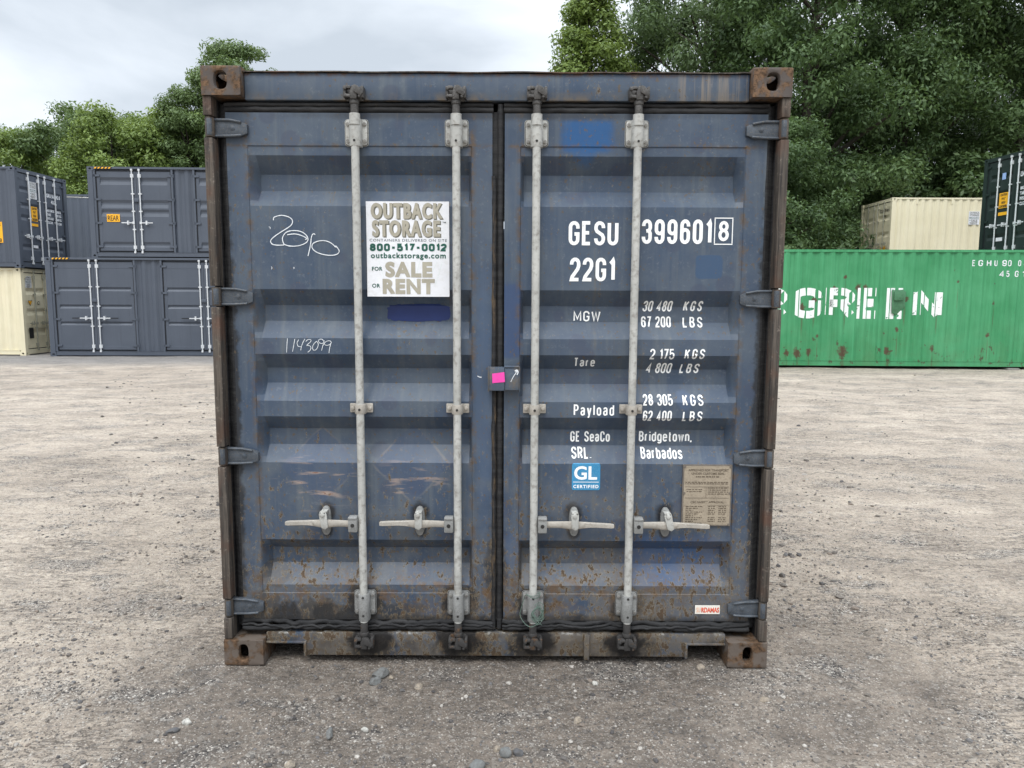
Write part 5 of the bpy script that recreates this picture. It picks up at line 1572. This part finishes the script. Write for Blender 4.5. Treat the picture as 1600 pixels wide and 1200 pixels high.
# ================================================================== trees
def tree_meshes(kind, seed, H_, cw, ch0, nblob, nleaf, lsize, droop=.3, shape='round', limbs=9):
    R = np.random.default_rng(seed)
    bl = []
    for i in range(nblob):
        t = R.random()**.85
        if shape == 'cone': rad_ = cw*(1-t)**.75+.15
        elif shape == 'round': rad_ = cw*math.sqrt(max(.02, 1-(2*t-.85)**2/1.45))
        else: rad_ = cw*(.75+.25*math.sin(t*3.1))
        a = R.uniform(0, 6.283); q = rad_*R.uniform(.25, 1.0)**.6
        z = ch0+(H_-ch0)*t
        br = R.uniform(.08, .18)*cw+.18
        bl.append((q*math.cos(a), q*math.sin(a), z, br))
    bl = np.array(bl)
    w = bl[:,3]**2; w /= w.sum()
    idx = R.choice(nblob, nleaf, p=w)
    d = R.normal(size=(nleaf,3)); d /= np.linalg.norm(d, axis=1)[:,None]
    rr = bl[idx,3]*R.uniform(.35, 1.12, nleaf)
    pos = bl[idx,:3]+d*rr[:,None]*np.array([1.15,1.15,.8])
    nrm = d*.8+R.normal(size=(nleaf,3))*.55+np.array([0,0,.5]); nrm /= np.linalg.norm(nrm,axis=1)[:,None]
    ax = R.normal(size=(nleaf,3)); ax[:,2] -= droop*2; ax -= nrm*(ax*nrm).sum(1)[:,None]; ax /= np.linalg.norm(ax,axis=1)[:,None]
    bx = np.cross(nrm, ax)
    ls = lsize*R.uniform(.6, 1.35, nleaf)[:,None]
    a = pos-ax*ls; c = pos+ax*ls; b_ = pos+bx*ls*.42+nrm*ls*.12; d_ = pos-bx*ls*.42+nrm*ls*.12
    V = np.stack([a,b_,c,d_],1).reshape(-1,3)
    me = bpy.data.meshes.new('crown'); n = nleaf
    me.vertices.add(4*n); me.vertices.foreach_set('co', V.astype(np.float32).ravel())
    me.loops.add(4*n); me.loops.foreach_set('vertex_index', np.arange(4*n, dtype=np.int32))
    me.polygons.add(n); me.polygons.foreach_set('loop_start', np.arange(0, 4*n, 4, dtype=np.int32)); me.polygons.foreach_set('loop_total', np.full(n, 4, dtype=np.int32))
    me.update(); me.validate()
    b = MB()
    tr = .018*H_+.04
    def trunkp(z): return (.25*math.sin(z*.5+seed), .2*math.sin(z*.37+seed*2), z)
    zs = [H_*.92*i/10 for i in range(11)]
    b.tube([trunkp(z) for z in zs], tr, 9, rs=[tr*(1-.85*i/10)+(tr*.35 if i == 0 else 0) for i in range(11)])
    order = R.permutation(nblob)[:limbs]
    for i in order:
        x, y, z, r = bl[i]; zb = max(.8, z-R.uniform(.6, 2.0)-.25*math.hypot(x,y)); p0 = trunkp(zb); r0 = tr*.45*(1-zb/H_*.7)
        mid = ((p0[0]+x)/2+R.uniform(-.2,.2), (p0[1]+y)/2+R.uniform(-.2,.2), (zb+z)/2+.25)
        b.tube([p0, mid, (x,y,z)], r0, 6, rs=[r0, r0*.65, r0*.2])
    tm = b.build('trunk', M['bark'], None, link=False).data
    return me, tm

VAR = {
 'tall_a': tree_meshes('t', 1, 18, 4.6, 2.0, 210, 90000, .102, .6, 'tall', 34),
 'tall_b': tree_meshes('t', 2, 19, 5.0, 2.5, 210, 90000, .104, .6, 'tall', 34),
 'loose': tree_meshes('t', 8, 13.8, 2.9, 1.5, 150, 52000, .092, .35, 'round', 24),
 'round_a': tree_meshes('t', 3, 10, 3.2, .8, 90, 42000, .088, .2, 'round', 16),
 'round_b': tree_meshes('t', 4, 10, 3.6, .6, 100, 44000, .090, .2, 'round', 16),
 'cone': tree_meshes('t', 5, 15.5, 2.9, 1.5, 110, 42000, .088, .3, 'cone', 20),
 'shrub': tree_meshes('t', 6, 6, 2.4, .3, 60, 20000, .10, .25, 'round', 14),
}
leafed = {}
def tree(var, x, y, s, leafmat, label, rz=0.0, name='tree', cat='tree', group='trees behind the yard', sz=None):
    cm, tm = VAR[var]
    key = (var, leafmat)
    if key not in leafed:
        m2 = cm.copy(); m2.materials.append(M[leafmat]); leafed[key] = m2
    t = empty(name, label, cat, group, (x, y, -.05), rz)
    t.scale = (s, s, sz or s)
    a = bpy.data.objects.new('crown', leafed[key]); a.parent = t; C.objects.link(a)
    c = bpy.data.objects.new('trunk', tm); c.parent = t; C.objects.link(c)
    return t

# left wood
tree('round_a', -26.5, 33, .90, 'leaf_mid', 'green bushy tree above the grey container at the left edge of the picture', .3)
tree('round_b', -23.6, 31.5, .92, 'leaf_light', 'fresh green bushy tree above the far left container', 1.1)
tree('round_b', -20.6, 33, 1.03, 'leaf_mid', 'mid green bushy tree left of the gap between the stacks', 2.0)
tree('round_a', -17.9, 31, .98, 'leaf_light', 'fresh green tree rising over the gap between the stacks', 3.1)
tree('round_b', -15.2, 33, 1.05, 'leaf_light', 'fresh green bushy tree over the left end of the REAR container', 4.2)
tree('loose', -13.0, 33, .97, 'leaf_mid', 'tall tree whose top shows above the left corner of the blue container', 1.0)
tree('loose', -14.9, 32, .80, 'leaf_mid', 'dark slim tree at the left of the tall tree by the blue container', 2.0)
tree('shrub', -16.5, 27.6, .95, 'leaf_dark', 'dark shrub seen through the gap behind the thin rail', .5, 'shrub', 'shrub')
tree('shrub', -20.5, 27.8, .95, 'leaf_mid', 'green shrub above the door end of the far left container', 1.5, 'shrub', 'shrub')
FL = 'dense green tree in the row further back in the left wood'
for x, y, s, lm in ((-29,40,1.1,'leaf_mid'), (-25,41,1.12,'leaf_dark'), (-21,40,1.15,'leaf_mid'), (-17,41,1.15,'leaf_mid'), (-13,40,1.15,'leaf_dark'), (-9,40,1.0,'leaf_mid')):
    tree('round_b', x, y, s, lm, FL, x*1.7, group='back row of the left wood')
# right wood
tree('cone', 3.6, 32, 1.30, 'leaf_light', 'light green pointed tree just left of the tall dark trees', .4, sz=1.04)
tree('round_b', 4.3, 31, 1.10, 'leaf_mid', 'bushy green tree below the pointed light green one', 2.4)
tree('tall_a', 9.0, 33.5, 1.0, 'leaf_grey', 'tall grey-green tree above the right half of the blue container', .2)
tree('tall_b', 13.2, 30.5, 1.0, 'leaf_dark', 'tall tree directly right of the blue container', 1.9)
tree('tall_a', 18.2, 32.5, 1.05, 'leaf_dark', 'tall tree rising behind the cream container', 3.3)
tree('tall_b', 23.0, 31.5, 1.05, 'leaf_dark', 'tall dark tree at the right edge behind the dark green container', 4.6)
tree('tall_a', 27.5, 33.5, 1.0, 'leaf_dark', 'tall tree reaching in from beyond the right edge', 5.6)
tree('round_b', 9.6, 25.6, .84, 'leaf_dark', 'lower tree with open branches right above the left end of the green container', .9)
tree('round_a', 13.6, 29.6, .62, 'leaf_dark', 'small tree whose leaves cover the left side of the cream stack', 2.2)
tree('shrub', 7.4, 24.5, 1.1, 'leaf_dark', 'dark shrub behind the green container next to the blue one', 2.0, 'shrub', 'shrub')
FR = 'tall dark tree in the row further back in the right wood'
for x, y, s in ((6.5,42,.62), (11.5,43,.72), (16.5,42,.8), (22,43,.85), (28,42,.9), (34,41,.9)):
    tree('tall_b', x, y, s, 'leaf_dark', FR, x, group='back row of the right wood')
FS = 'dark undergrowth bush filling the foot of the right wood'
for x, y, s in ((8,29,1.1), (11.5,30,1.2), (12.5,34,1.3), (16,35,1.3), (20.5,29.5,1.3), (25,30,1.3)):
    tree('shrub', x, y, s, 'leaf_dark', FS, x, 'shrub', 'shrub', 'undergrowth of the right wood')
